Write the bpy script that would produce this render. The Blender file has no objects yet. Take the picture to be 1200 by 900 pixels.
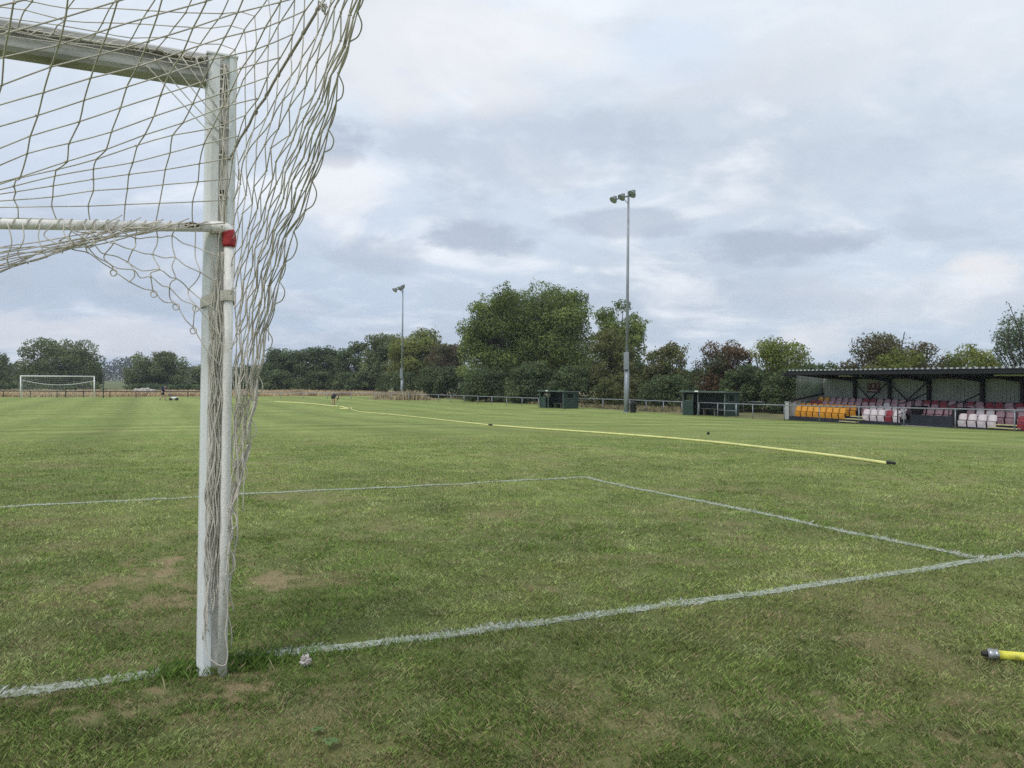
import bpy, bmesh, math, random
import numpy as np
from mathutils import Vector, Matrix

random.seed(7)
RNG = np.random.default_rng(11)
S = bpy.context.scene
COL = S.collection
R = math.radians

# ------------------------------------------------------------------ camera maths
F = 920.0                       # focal length in units of the 1200-wide frame
PITCH = R(-0.25)
ROLL = R(0.3)
EYE = 1.2
_f = Vector((0, math.cos(PITCH), math.sin(PITCH)))
_r0 = Vector((1, 0, 0))
_u0 = _r0.cross(_f)
# roll: verticals lean to the right in the frame -> camera turned counter-clockwise
_r = _r0 * math.cos(ROLL) + _u0 * math.sin(ROLL)
_u = _u0 * math.cos(ROLL) - _r0 * math.sin(ROLL)


def ray(px, py):
    return _r * ((px - 600) / F) + _u * (-(py - 450) / F) + _f


def smooth(t):
    t = min(max(t, 0.0), 1.0)
    return t * t * (3 - 2 * t)


def terr(x, y):                 # the land falls gently away from the goal
    return -1.05 * smooth((math.hypot(x, y) - 6) / 49.0)


def terr_np(x, y):
    t = np.clip((np.hypot(x, y) - 6) / 49.0, 0, 1)
    return -1.05 * t * t * (3 - 2 * t)


def gp(px, py):                 # ground point seen at a place of the photo
    d = ray(px, py)
    s = 2.0
    for _ in range(200):
        h = EYE - terr(d.x * s, d.y * s)
        s2 = h / max(-d.z, 1e-5)
        s = s * .5 + s2 * .5
    return Vector((d.x * s, d.y * s, terr(d.x * s, d.y * s)))


def bp(px, py, depth):          # point at a given distance along y
    d = ray(px, py)
    s = depth / d.y
    return Vector((d.x * s, d.y * s, EYE + d.z * s))


AX = Vector((-.423, .906, 0)).normalized()     # along the pitch, towards the far goal
CX = Vector((AX.y, -AX.x, 0))                  # across it, to the right


def fc(a, c, z=None):
    p = AX * a + CX * c
    p.z = terr(p.x, p.y) if z is None else z
    return p


# ------------------------------------------------------------------ noise in numpy
def _hash(ix, iy, seed):
    h = (ix.astype(np.int64) * 374761393 + iy.astype(np.int64) * 668265263 + seed * 1442695041) & 0xffffffff
    h = ((h ^ (h >> 13)) * 1274126177) & 0xffffffff
    h = h ^ (h >> 16)
    return (h & 0xffff) / 65535.0


def vnoise(x, y, seed=0):
    ix = np.floor(x); iy = np.floor(y)
    fx = x - ix; fy = y - iy
    fx = fx * fx * (3 - 2 * fx); fy = fy * fy * (3 - 2 * fy)
    a = _hash(ix, iy, seed); b = _hash(ix + 1, iy, seed)
    c = _hash(ix, iy + 1, seed); d = _hash(ix + 1, iy + 1, seed)
    return (a * (1 - fx) + b * fx) * (1 - fy) + (c * (1 - fx) + d * fx) * fy


def fbm(x, y, seed=0, oct=4):
    s = 0; amp = .5; tot = 0
    for k in range(oct):
        s = s + amp * vnoise(x * 2 ** k + 17.3 * k, y * 2 ** k - 9.1 * k, seed + k)
        tot += amp; amp *= .55
    return s / tot


# ------------------------------------------------------------------ mesh helpers
def tag(o, label=None, cat=None, group=None, kind=None):
    if label: o['label'] = label
    if cat: o['category'] = cat
    if group: o['group'] = group
    if kind: o['kind'] = kind
    return o


def empty(name, loc=(0, 0, 0), rz=0.0, **k):
    o = bpy.data.objects.new(name, None)
    o.empty_display_size = .2
    COL.objects.link(o)
    o.location = loc
    o.rotation_euler = (0, 0, rz)
    return tag(o, **k)


class MB:
    def __init__(s):
        s.v = []; s.f = []; s.sm = []

    def add(s, verts, faces, smooth=False):
        n = len(s.v)
        s.v += [tuple(p) for p in verts]
        s.f += [tuple(n + i for i in f) for f in faces]
        s.sm += [smooth] * len(faces)
        return s

    def box(s, c, size, ax=None, bev=0.0):
        """box at centre c; ax = 3 axes"""
        c = Vector(c)
        hx, hy, hz = size[0] / 2, size[1] / 2, size[2] / 2
        ax = ax or (Vector((1, 0, 0)), Vector((0, 1, 0)), Vector((0, 0, 1)))
        bm = bmesh.new()
        bmesh.ops.create_cube(bm, size=1)
        for v in bm.verts:
            v.co = Vector((v.co.x * size[0], v.co.y * size[1], v.co.z * size[2]))
        b = bev or min(size) * .08
        bmesh.ops.bevel(bm, geom=bm.edges[:], offset=min(b, min(size) * .3), segments=1, affect='EDGES')
        vs = [c + ax[0] * v.co.x + ax[1] * v.co.y + ax[2] * v.co.z for v in bm.verts]
        bm.verts.index_update()
        fs = [[v.index for v in f.verts] for f in bm.faces]
        bm.free()
        return s.add(vs, fs)

    def tube(s, pts, r, n=6, cap=True, smooth=True):
        pts = [Vector(p) for p in pts]
        rs = r if isinstance(r, (list, tuple)) else [r] * len(pts)
        vs = []
        m = len(pts)
        t0 = (pts[1] - pts[0]).normalized()
        ref = Vector((0, 0, 1)) if abs(t0.z) < .9 else Vector((1, 0, 0))
        nrm = t0.cross(ref).normalized()
        for i in range(m):
            a = pts[max(i - 1, 0)]; b = pts[min(i + 1, m - 1)]
            t = (b - a)
            if t.length < 1e-9: t = t0.copy()
            t.normalize()
            nrm = nrm - t * nrm.dot(t)
            if nrm.length < 1e-6: nrm = t.cross(Vector((.3, .5, .8)))
            nrm.normalize()
            bn = t.cross(nrm)
            for k in range(n):
                an = 2 * math.pi * k / n
                vs.append(pts[i] + (nrm * math.cos(an) + bn * math.sin(an)) * rs[i])
        fs = []
        for i in range(m - 1):
            for k in range(n):
                k2 = (k + 1) % n
                fs.append((i * n + k, i * n + k2, (i + 1) * n + k2, (i + 1) * n + k))
        if cap:
            fs.append(tuple(range(n - 1, -1, -1)))
            fs.append(tuple((m - 1) * n + k for k in range(n)))
        return s.add(vs, fs, smooth)

    def prism(s, poly, origin, ex, ey, ez, length):
        """extrude polygon (2D in ex,ey) along ez"""
        o = Vector(origin)
        n = len(poly)
        vs = [o + ex * p[0] + ey * p[1] for p in poly] + [o + ex * p[0] + ey * p[1] + ez * length for p in poly]
        fs = [(i, (i + 1) % n, n + (i + 1) % n, n + i) for i in range(n)]
        fs += [tuple(range(n - 1, -1, -1)), tuple(range(n, 2 * n))]
        return s.add(vs, fs)

    def lathe(s, prof, origin, ez=Vector((0, 0, 1)), n=16, smooth=True):
        ez = Vector(ez).normalized()
        ex = ez.cross(Vector((0, 1, 0)))
        if ex.length < .1: ex = ez.cross(Vector((1, 0, 0)))
        ex.normalize(); ey = ez.cross(ex)
        o = Vector(origin)
        vs = []; fs = []
        for (r, z) in prof:
            for k in range(n):
                a = 2 * math.pi * k / n
                vs.append(o + ez * z + (ex * math.cos(a) + ey * math.sin(a)) * max(r, 1e-4))
        for i in range(len(prof) - 1):
            for k in range(n):
                k2 = (k + 1) % n
                fs.append((i * n + k, i * n + k2, (i + 1) * n + k2, (i + 1) * n + k))
        return s.add(vs, fs, smooth)

    def build(s, name, mat, parent=None):
        me = bpy.data.meshes.new(name)
        me.from_pydata([tuple(v) for v in s.v], [], s.f)
        me.polygons.foreach_set('use_smooth', s.sm)
        me.update()
        bm = bmesh.new(); bm.from_mesh(me)
        bmesh.ops.recalc_face_normals(bm, faces=bm.faces)
        bm.to_mesh(me); bm.free()
        me.materials.append(mat)
        o = bpy.data.objects.new(name, me)
        COL.objects.link(o)
        if parent:
            o.parent = parent
            # parts are written in world space: bring them into the parent's space
            o.matrix_parent_inverse = Matrix.LocRotScale(parent.location, parent.rotation_euler, (1, 1, 1)).inverted()
        return o


def np_mesh(name, verts, nper, mat, parent=None, col=None, smooth=False):
    """verts (N,nper,3): one n-gon each"""
    N = len(verts)
    me = bpy.data.meshes.new(name)
    me.vertices.add(N * nper)
    me.vertices.foreach_set('co', verts.reshape(-1).astype(np.float32))
    me.loops.add(N * nper)
    me.loops.foreach_set('vertex_index', np.arange(N * nper, dtype=np.int32))
    me.polygons.add(N)
    me.polygons.foreach_set('loop_start', np.arange(0, N * nper, nper, dtype=np.int32))
    me.update(calc_edges=True)
    if col is not None:
        at = me.color_attributes.new('Col', 'FLOAT_COLOR', 'POINT')
        c = np.ones((N, nper, 4), np.float32)
        c[:, :, :3] = col[:, None, :]
        at.data.foreach_set('color', c.reshape(-1))
    me.materials.append(mat)
    o = bpy.data.objects.new(name, me)
    COL.objects.link(o)
    if parent:
        o.parent = parent
        o.matrix_parent_inverse = Matrix.LocRotScale(parent.location, parent.rotation_euler, (1, 1, 1)).inverted()
    return o


def smooth_path(pts, sub=4):
    pts = [Vector(p) for p in pts]
    if len(pts) < 3: return pts
    out = []
    P = [pts[0] * 2 - pts[1]] + pts + [pts[-1] * 2 - pts[-2]]
    for i in range(1, len(P) - 2):
        a, b, c, d = P[i - 1], P[i], P[i + 1], P[i + 2]
        for k in range(sub):
            t = k / sub
            out.append(.5 * ((2 * b) + (c - a) * t + (2 * a - 5 * b + 4 * c - d) * t * t + (3 * b - a - 3 * c + d) * t ** 3))
    out.append(pts[-1])
    return out


# ------------------------------------------------------------------ materials
def nodes(m):
    m.use_nodes = True
    nt = m.node_tree
    return nt, nt.nodes, nt.links, nt.nodes['Principled BSDF']


def mat(name, c, rough=.7, c2=None, scale=3.0, metal=0.0, bump=0.0, detail=6, lo=.35, hi=.65, bscale=None, spec=None, mapping=None):
    m = bpy.data.materials.new(name)
    nt, N, L, b = nodes(m)
    b.inputs['Base Color'].default_value = (*c, 1)
    b.inputs['Roughness'].default_value = rough
    b.inputs['Metallic'].default_value = metal
    if spec is not None: b.inputs['Specular IOR Level'].default_value = spec
    tc = N.new('ShaderNodeTexCoord')
    src = tc.outputs['Object']
    if mapping:
        mp = N.new('ShaderNodeMapping'); mp.inputs['Scale'].default_value = mapping
        L.new(src, mp.inputs[0]); src = mp.outputs[0]
    if c2 is not None:
        n = N.new('ShaderNodeTexNoise'); n.inputs['Scale'].default_value = scale; n.inputs['Detail'].default_value = detail
        L.new(src, n.inputs['Vector'])
        r = N.new('ShaderNodeMapRange'); r.inputs[1].default_value = lo; r.inputs[2].default_value = hi
        L.new(n.outputs[0], r.inputs[0])
        mx = N.new('ShaderNodeMix'); mx.data_type = 'RGBA'
        mx.inputs[6].default_value = (*c, 1); mx.inputs[7].default_value = (*c2, 1)
        L.new(r.outputs[0], mx.inputs[0]); L.new(mx.outputs[2], b.inputs['Base Color'])
    if bump:
        n2 = N.new('ShaderNodeTexNoise'); n2.inputs['Scale'].default_value = bscale or scale * 3; n2.inputs['Detail'].default_value = 5
        L.new(src, n2.inputs['Vector'])
        bu = N.new('ShaderNodeBump'); bu.inputs['Strength'].default_value = bump; bu.inputs['Distance'].default_value = .01
        L.new(n2.outputs[0], bu.inputs['Height']); L.new(bu.outputs[0], b.inputs['Normal'])
    return m


def leafmat(name, trans=.25, rough=.6, spec=.25):
    m = bpy.data.materials.new(name)
    nt, N, L, b = nodes(m)
    at = N.new('ShaderNodeVertexColor'); at.layer_name = 'Col'
    b.inputs['Roughness'].default_value = rough
    b.inputs['Specular IOR Level'].default_value = spec
    L.new(at.outputs[0], b.inputs['Base Color'])
    tr = N.new('ShaderNodeBsdfTranslucent'); L.new(at.outputs[0], tr.inputs[0])
    ms = N.new('ShaderNodeMixShader'); ms.inputs[0].default_value = trans
    L.new(b.outputs[0], ms.inputs[1]); L.new(tr.outputs[0], ms.inputs[2])
    L.new(ms.outputs[0], N['Material Output'].inputs[0])
    return m


M = {}
M['post'] = mat('white_paint', (.78, .81, .81), .45, (.56, .57, .53), 2.2, bump=.15, bscale=40, lo=.45, hi=.8, mapping=(6, 6, 1))
M['post_back'] = mat('weathered_white_paint', (.72, .71, .66), .6, (.48, .46, .40), 6, bump=.3, bscale=50, lo=.45, hi=.75, mapping=(4, 4, 1))
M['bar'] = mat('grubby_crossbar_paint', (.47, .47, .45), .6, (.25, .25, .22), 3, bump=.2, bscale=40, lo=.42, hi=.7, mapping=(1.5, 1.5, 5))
M['pipe'] = mat('chipped_white_pipe', (.86, .85, .81), .5, (.60, .56, .48), 9, bump=.3, bscale=60, lo=.55, hi=.75, mapping=(2, 2, 1))
M['rust'] = mat('rusty_steel', (.10, .05, .03), .9, (.05, .03, .025), 60, bump=.5)
M['red'] = mat('red_tape', (.46, .03, .035), .5, (.30, .02, .03), 40, bump=.5, bscale=80)
M['dark'] = mat('dark_slot', (.03, .03, .03), .8)
M['clip'] = mat('cream_plastic', (.70, .68, .60), .6, (.52, .50, .43), 20)
M['net'] = mat('net_cord', (.74, .70, .62), .85, (.54, .50, .43), 8, bump=.3, bscale=400)
M['rope'] = mat('net_rope', (.55, .50, .44), .9, (.38, .34, .30), 60, bump=.6, bscale=300)
M['white'] = mat('white_frame_paint', (.78, .80, .80), .5)
M['galv'] = mat('galvanised_steel', (.29, .32, .35), .5, (.22, .24, .27), 2.5, metal=.3)
M['galvdark'] = mat('dark_galvanised_steel', (.20, .22, .23), .6, (.13, .14, .14), 3, metal=.2)
M['lamp'] = mat('floodlight_housing', (.24, .26, .27), .5, (.17, .18, .19), 4, metal=.3)
M['lens'] = mat('floodlight_glass', (.30, .33, .35), .15)
M['dugout'] = mat('dark_green_board', (.022, .055, .040), .6, (.014, .034, .027), 3, bump=.2)
M['dugout_l'] = mat('green_fascia', (.10, .14, .12), .6, (.06, .09, .075), 4)
M['felt'] = mat('grey_green_roofing', (.07, .085, .075), .8, (.04, .05, .045), 5)
M['wood'] = mat('weathered_bench_wood', (.20, .20, .17), .8, (.11, .11, .09), 9)
M['black'] = mat('black_painted_steel', (.009, .009, .013), .7)
M['navywall'] = mat('navy_riser_board', (.010, .014, .024), .75, (.018, .022, .032), 1.5)
M['conc'] = mat('concrete', (.30, .29, .25), .9, (.2, .19, .17), 4)
M['step'] = mat('yellow_step_edge', (.55, .50, .26), .8, (.4, .38, .25), 6)
M['binb'] = mat('dark_bin_plastic', (.012, .014, .018), .6)
M['hose'] = mat('yellow_hose', (.70, .70, .27), .55, (.52, .52, .20), 5, bump=.1, lo=.4, hi=.8)
M['hosedirt'] = mat('grubby_yellow_hose', (.72, .68, .08), .5, (.25, .26, .05), 25, bump=.2, lo=.5, hi=.75)
M['coup'] = mat('steel_coupling', (.42, .44, .46), .35, (.2, .2, .2), 40, metal=.6)
M['rub'] = mat('black_rubber', (.02, .02, .018), .7)
M['skin'] = mat('skin', (.50, .33, .26), .55)
M['hair'] = mat('brown_grey_hair', (.07, .055, .045), .8, (.04, .03, .025), 80)
M['navy'] = mat('navy_cloth', (.025, .035, .14), .9, (.01, .012, .04), 20)
M['blackc'] = mat('black_cloth', (.012, .012, .018), .9, (.02, .02, .028), 20)
M['bark'] = mat('bark', (.09, .075, .055), .95, (.045, .038, .03), 6, bump=.6)
M['paper'] = mat('crumpled_tissue', (.66, .62, .60), .95, (.50, .45, .42), 60, bump=.6, bscale=90)
M['stone'] = mat('pale_rubble', (.50, .47, .42), .95, (.26, .24, .21), 3)
M['grn_post'] = mat('dark_green_post', (.02, .045, .032), .6)
M['timber'] = mat('dark_fence_rail', (.05, .05, .045), .8)

LEAF = leafmat('leaf_material', .42)
GRASSM = leafmat('grass_blade', .22, .6, .15)
DRYM = leafmat('dry_grass_blade', .25, .8, .15)

# corrugated rear sheet
def corrmat(name, c, c2):
    m = mat(name, c, .6, c2, .8, detail=4)
    return m
M['sheet'] = corrmat('grey_green_steel_sheet', (.34, .365, .335), (.26, .28, .26))
M['sheetl'] = corrmat('pale_steel_sheet', (.46, .48, .48), (.36, .38, .39))
M['roof'] = corrmat('dark_roof_sheet', (.05, .055, .06), (.03, .033, .04))
M['sign'] = mat('maroon_sign_board', (.10, .012, .02), .6, (.07, .012, .02), 6)
M['signw'] = mat('faded_white_lettering', (.40, .36, .36), .7)
M['tubel'] = mat('cream_light_tube', (.42, .42, .30), .5)


def seatmat(name, c, c2):
    return mat(name, c, .55, c2, 4, lo=.4, hi=.65)


SEAT = {
    'orange': seatmat('orange_seat_plastic', (.72, .34, .035), (.60, .24, .02)),
    'white': seatmat('chalky_white_seat_plastic', (.72, .66, .69), (.58, .46, .52)),
    'pink': seatmat('faded_pink_seat_plastic', (.46, .30, .34), (.34, .16, .20)),
    'crimson': seatmat('crimson_seat_plastic', (.28, .03, .05), (.20, .02, .035)),
}

# polycarbonate end panel
M['poly'] = bpy.data.materials.new('clear_side_panel')
nt, N, L, b = nodes(M['poly'])
b.inputs['Base Color'].default_value = (.55, .62, .60, 1); b.inputs['Roughness'].default_value = .25
trn = N.new('ShaderNodeBsdfTransparent'); trn.inputs[0].default_value = (.85, .9, .88, 1)
ms = N.new('ShaderNodeMixShader'); ms.inputs[0].default_value = .72
nz = N.new('ShaderNodeTexNoise'); nz.inputs['Scale'].default_value = 2.5
mr = N.new('ShaderNodeMapRange'); mr.inputs[3].default_value = .62; mr.inputs[4].default_value = .88
L.new(nz.outputs[0], mr.inputs[0]); L.new(mr.outputs[0], ms.inputs[0])
L.new(b.outputs[0], ms.inputs[1]); L.new(trn.outputs[0], ms.inputs[2]); L.new(ms.outputs[0], N['Material Output'].inputs[0])

# ------------------------------------------------------------------ pitch colours (shared by the ground and the blades)
# bare / dry patches seen in the photo: (px, py, radius m along view, radius across, strength)
PATCH = []
for (px, py, rx, ry, s) in [(215, 662, .42, .42, 1.0), (272, 690, .38, .5, 1.0), (110, 680, .4, .3, .8), (175, 700, .35, .25, .8), (30, 690, .3, .3, .5),
                            (265, 806, .38, .20, 1.0), (170, 820, .5, .22, .75), (345, 800, .2, .12, .7), (60, 850, .35, .18, .5), (190, 780, .25, .12, .6),
                            (1010, 822, .22, .15, 1.0), (1045, 850, .25, .15, .8), (860, 840, .15, .1, .6), (930, 812, .12, .1, .7), (1160, 820, .2, .1, .6), (1110, 880, .3, .18, .8),
                            (860, 885, .15, .1, .7), (320, 893, .2, .1, .5), (620, 890, .3, .15, .45), (1085, 718, .4, .25, .55), (655, 692, .25, .25, .6), (640, 800, .2, .12, .5),
                            (1140, 608, 1.3, .5, .55), (960, 598, .6, .5, .5), (480, 625, .5, .5, .5), (1050, 815, .2, .2, .5), (870, 660, .5, .3, .35)]:
    g = gp(px, py)
    PATCH.append((g.x, g.y, rx, ry, s))


def dryness(x, y):
    r = np.hypot(x, y)
    n = fbm(x * 1.7, y * 1.7, 3, 5)
    n2 = fbm(x * .45, y * .45, 9, 3)
    n3 = fbm(x * 8, y * 8, 31, 4)
    n5 = fbm(x * 26, y * 26, 35, 2)
    d = np.clip((n - .57) * 5 + (n2 - .5) * .9, 0, 1) * .40 * (.45 + n3)
    for (px, py, rx, ry, s) in PATCH:
        q = ((x - px) / (rx * 1.15)) ** 2 + ((y - py) / (ry * 1.15)) ** 2
        m = np.clip((1.5 - q) * .8, 0, 1.0) * s
        d = np.maximum(d, m * np.clip((n3 * .40 + n * .30 + n5 * .30 - .50) * 10, 0, 1))
    return np.clip(d, 0, 1)


def segdist(x, y, a, b):
    ax, ay, bx, by = a.x, a.y, b.x, b.y
    dx, dy = bx - ax, by - ay
    t = np.clip(((x - ax) * dx + (y - ay) * dy) / (dx * dx + dy * dy), 0, 1)
    return np.hypot(x - ax - t * dx, y - ay - t * dy), t


# painted lines
L_goal_a, L_goal_m, L_goal_b = gp(-260, 852), gp(247, 783), gp(1150, 657.5)
gdir = (L_goal_b - gp(500, 748.5)); gdir.z = 0; gdir.normalize()
L_goal_c = L_goal_b + gdir * 26
L6a, L6b = gp(1152, 657), gp(683, 560)
L6c = gp(-300, 611)
PA, PBp = gp(1260, 546), gp(1000, 525)
SEGS = [(L_goal_a, gp(200, 787), .052, .8), (gp(282, 771), gp(500, 748.5), .048, .85), (gp(500, 748.5), L_goal_b, .047, .8), (L_goal_b, L_goal_c, .047, .8),
        (L6a, L6b, .046, .9), (L6b, L6c, .050, .95)]
FAINT = [(PA, PBp + (PBp - PA) * .5, .05, .25), (gp(1120, 542), gp(1150, 544.5), .05, .3)]


def paint(x, y):
    w = np.zeros_like(x)
    wob = (fbm(x * 5, y * 5, 77, 3) - .5) * .03
    brk = fbm(x * 9, y * 9, 55, 3)
    for (a, b, hw, s) in SEGS:
        d, t = segdist(x, y, a, b)
        m = np.clip((hw + wob - d) / .022 + .5, 0, 1) * s
        w = np.maximum(w, m * np.clip((brk - .25) * 5, .25, 1))
    return w


# ------------------------------------------------------------------ ground sheet
def ground_material():
    m = bpy.data.materials.new('mown_grass_field')
    nt, N, L, b = nodes(m)
    b.inputs['Roughness'].default_value = .9
    b.inputs['Specular IOR Level'].default_value = .1
    tc = N.new('ShaderNodeTexCoord')
    mp = N.new('ShaderNodeMapping'); mp.inputs['Rotation'].default_value = (0, 0, -math.atan2(CX.y, CX.x))
    mp.vector_type = 'POINT'
    L.new(tc.outputs['Object'], mp.inputs[0])       # -> (c, a)
    fcoord = mp.outputs[0]

    def noise(src, scale, det=6, rough=.6, sc=(1, 1, 1)):
        mm = N.new('ShaderNodeMapping'); mm.inputs['Scale'].default_value = sc
        L.new(src, mm.inputs[0])
        n = N.new('ShaderNodeTexNoise'); n.inputs['Scale'].default_value = scale
        n.inputs['Detail'].default_value = det; n.inputs['Roughness'].default_value = rough
        L.new(mm.outputs[0], n.inputs['Vector'])
        return n.outputs[0]

    def rng(src, lo, hi, a=0.0, c=1.0):
        r = N.new('ShaderNodeMapRange')
        r.inputs[1].default_value = lo; r.inputs[2].default_value = hi; r.inputs[3].default_value = a; r.inputs[4].default_value = c
        L.new(src, r.inputs[0]); return r.outputs[0]

    def mix(f, a, c, mode='MIX'):
        x = N.new('ShaderNodeMix'); x.data_type = 'RGBA'; x.blend_type = mode
        for s, v in ((0, f), (6, a), (7, c)):
            if isinstance(v, (int, float)): x.inputs[s].default_value = v
            elif isinstance(v, tuple): x.inputs[s].default_value = (*v, 1)
            else: L.new(v, x.inputs[s])
        return x.outputs[2]

    def math_(op, a, c=None):
        x = N.new('ShaderNodeMath'); x.operation = op
        for i, v in enumerate((a, c)):
            if v is None: continue
            if isinstance(v, (int, float)): x.inputs[i].default_value = v
            else: L.new(v, x.inputs[i])
        return x.outputs[0]

    sep = N.new('ShaderNodeSeparateXYZ'); L.new(fcoord, sep.inputs[0])
    # turf: three greens
    n1 = noise(fcoord, .25, 5)
    n2 = noise(fcoord, 3.0, 8, .7)
    n3 = noise(fcoord, 45, 5, .8)
    col = mix(rng(n1, .35, .65), (.168, .236, .056), (.236, .282, .086))
    col = mix(rng(n2, .42, .72, 0, .75), col, (.27, .28, .13))
    # mower passes along the pitch, uneven, and older passes across
    sw = N.new('ShaderNodeTexNoise'); sw.noise_dimensions = '1D'
    sw.inputs['Scale'].default_value = .34; sw.inputs['Detail'].default_value = 2.5
    wob = math_('ADD', sep.outputs[0], math_('MULTIPLY', noise(fcoord, .08, 2), 1.2))
    L.new(wob, sw.inputs['W'])
    st = rng(sw.outputs[0], .3, .7, .90, 1.12)
    wv = N.new('ShaderNodeMath'); wv.operation = 'SINE'; L.new(math_('MULTIPLY', sep.outputs[0], 1.7), wv.inputs[0])
    st = math_('ADD', st, math_('MULTIPLY', wv.outputs[0], .07))
    sw2 = N.new('ShaderNodeTexNoise'); sw2.noise_dimensions = '1D'
    sw2.inputs['Scale'].default_value = .45; sw2.inputs['Detail'].default_value = 3
    L.new(math_('ADD', sep.outputs[1], math_('MULTIPLY', noise(fcoord, .05, 2), 6)), sw2.inputs['W'])
    st2 = rng(sw2.outputs[0], .3, .7, .86, 1.14)
    streak = rng(noise(fcoord, 1.0, 6, .75, (2.2, .5, 1)), .3, .7, .80, 1.2)
    tot = math_('MULTIPLY', math_('MULTIPLY', st, st2), streak)
    cc = N.new('ShaderNodeCombineColor')
    for i in range(3): L.new(tot, cc.inputs[i])
    col = mix(1.0, col, cc.outputs[0], 'MULTIPLY')
    fine = rng(n3, .25, .75, .6, 1.4)
    c3 = N.new('ShaderNodeCombineColor')
    for i in range(3): L.new(fine, c3.inputs[i])
    col = mix(1.0, col, c3.outputs[0], 'MULTIPLY')
    # pale thatch flecks
    col = mix(rng(noise(fcoord, 14, 4, .7), .60, .78, 0, .45), col, (.34, .32, .17))
    th = N.new('ShaderNodeAttribute'); th.attribute_name = 'thatch'
    col = mix(math_('MULTIPLY', th.outputs['Fac'], .5), col, (.085, .090, .035))
    # dry places (vertex attribute computed with the blades)
    at = N.new('ShaderNodeAttribute'); at.attribute_name = 'dry'
    soil = mix(rng(n2, .35, .65), (.30, .22, .13), (.42, .33, .20))
    col = mix(math_('MULTIPLY', at.outputs['Fac'], .8), col, soil)
    # rough land off the pitch: beyond the far end and outside the rails
    off = math_('MAXIMUM', rng(math_('ADD', sep.outputs[1], math_('MULTIPLY', n1, 2)), 109, 110), rng(math_('ADD', sep.outputs[0], math_('MULTIPLY', n1, 2)), 33.6, 34.6))
    rough = mix(rng(noise(fcoord, .5, 6), .35, .65), (.10, .12, .05), (.21, .19, .10))
    dryf = mix(rng(noise(fcoord, .15, 5), .3, .7), (.46, .35, .20), (.38, .30, .17))
    rough = mix(rng(sep.outputs[1], 100, 108), rough, mix(rng(sep.outputs[1], 138, 165), dryf, (.13, .15, .07)))
    col = mix(off, col, rough)
    L.new(col, b.inputs['Base Color'])
    bu = N.new('ShaderNodeBump'); bu.inputs['Strength'].default_value = .8; bu.inputs['Distance'].default_value = .03
    L.new(math_('ADD', n3, math_('MULTIPLY', n2, .6)), bu.inputs['Height']); L.new(bu.outputs[0], b.inputs['Normal'])
    return m


def build_ground():
    ang = np.concatenate([np.arange(-55, 55, .33), np.arange(55, 305.1, 5)])      # degrees from +Y, clockwise
    ang = np.radians(ang)
    rr = [.3]
    while rr[-1] < 4200:
        k = 1.011 if rr[-1] < 60 else 1.04
        rr.append(rr[-1] * k)
    rr = np.array(rr)
    A, Rr = np.meshgrid(ang, rr)
    x = np.sin(A) * Rr; y = np.cos(A) * Rr
    z = terr_np(x, y)
    near = np.clip((25 - Rr) / 15, 0, 1)
    z = z + (fbm(x * 1.3, y * 1.3, 5, 4) - .5) * .035 * near
    nr, na = A.shape
    v = np.stack([x, y, z], -1).reshape(-1, 3)
    v = np.vstack([v, [[0, 0, 0]]])
    idx = np.arange(nr * na).reshape(nr, na)
    nxt = np.roll(idx, -1, 1)
    # last column (305 deg = -55) duplicates the first: skip the wrap column
    q = np.stack([idx[:-1, :-1], nxt[:-1, :-1], nxt[1:, :-1], idx[1:, :-1]], -1).reshape(-1, 4)
    me = bpy.data.meshes.new('ground')
    tri = np.stack([idx[0, :-1], np.full(na - 1, nr * na), nxt[0, :-1]], -1)
    loops = np.concatenate([q[:, ::-1].reshape(-1), tri.reshape(-1)]).astype(np.int32)
    me.vertices.add(len(v)); me.vertices.foreach_set('co', v.reshape(-1).astype(np.float32))
    me.loops.add(len(loops)); me.loops.foreach_set('vertex_index', loops)
    me.polygons.add(len(q) + len(tri))
    st = np.concatenate([np.arange(len(q)) * 4, len(q) * 4 + np.arange(len(tri)) * 3]).astype(np.int32)
    me.polygons.foreach_set('loop_start', st)
    me.update(calc_edges=True)
    me.polygons.foreach_set('use_smooth', np.ones(len(me.polygons), bool))
    at = me.attributes.new('dry', 'FLOAT', 'POINT')
    d = dryness(v[:, 0], v[:, 1]); r = np.hypot(v[:, 0], v[:, 1])
    d = d * np.clip((40 - r) / 22, 0, 1)
    at.data.foreach_set('value', d.astype(np.float32))
    a2 = me.attributes.new('thatch', 'FLOAT', 'POINT'); a2.data.foreach_set('value', np.clip((14 - r) / 10, 0, 1).astype(np.float32))
    me.materials.append(ground_material())
    o = bpy.data.objects.new('ground', me); COL.objects.link(o)
    # make the faces look up
    bm = bmesh.new(); bm.from_mesh(me); bm.faces.ensure_lookup_table()
    if bm.faces[0].normal.z < 0:
        bmesh.ops.reverse_faces(bm, faces=bm.faces)
        bm.to_mesh(me)
    bm.free()
    o['kind'] = 'structure'
    return o


build_ground()


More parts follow.
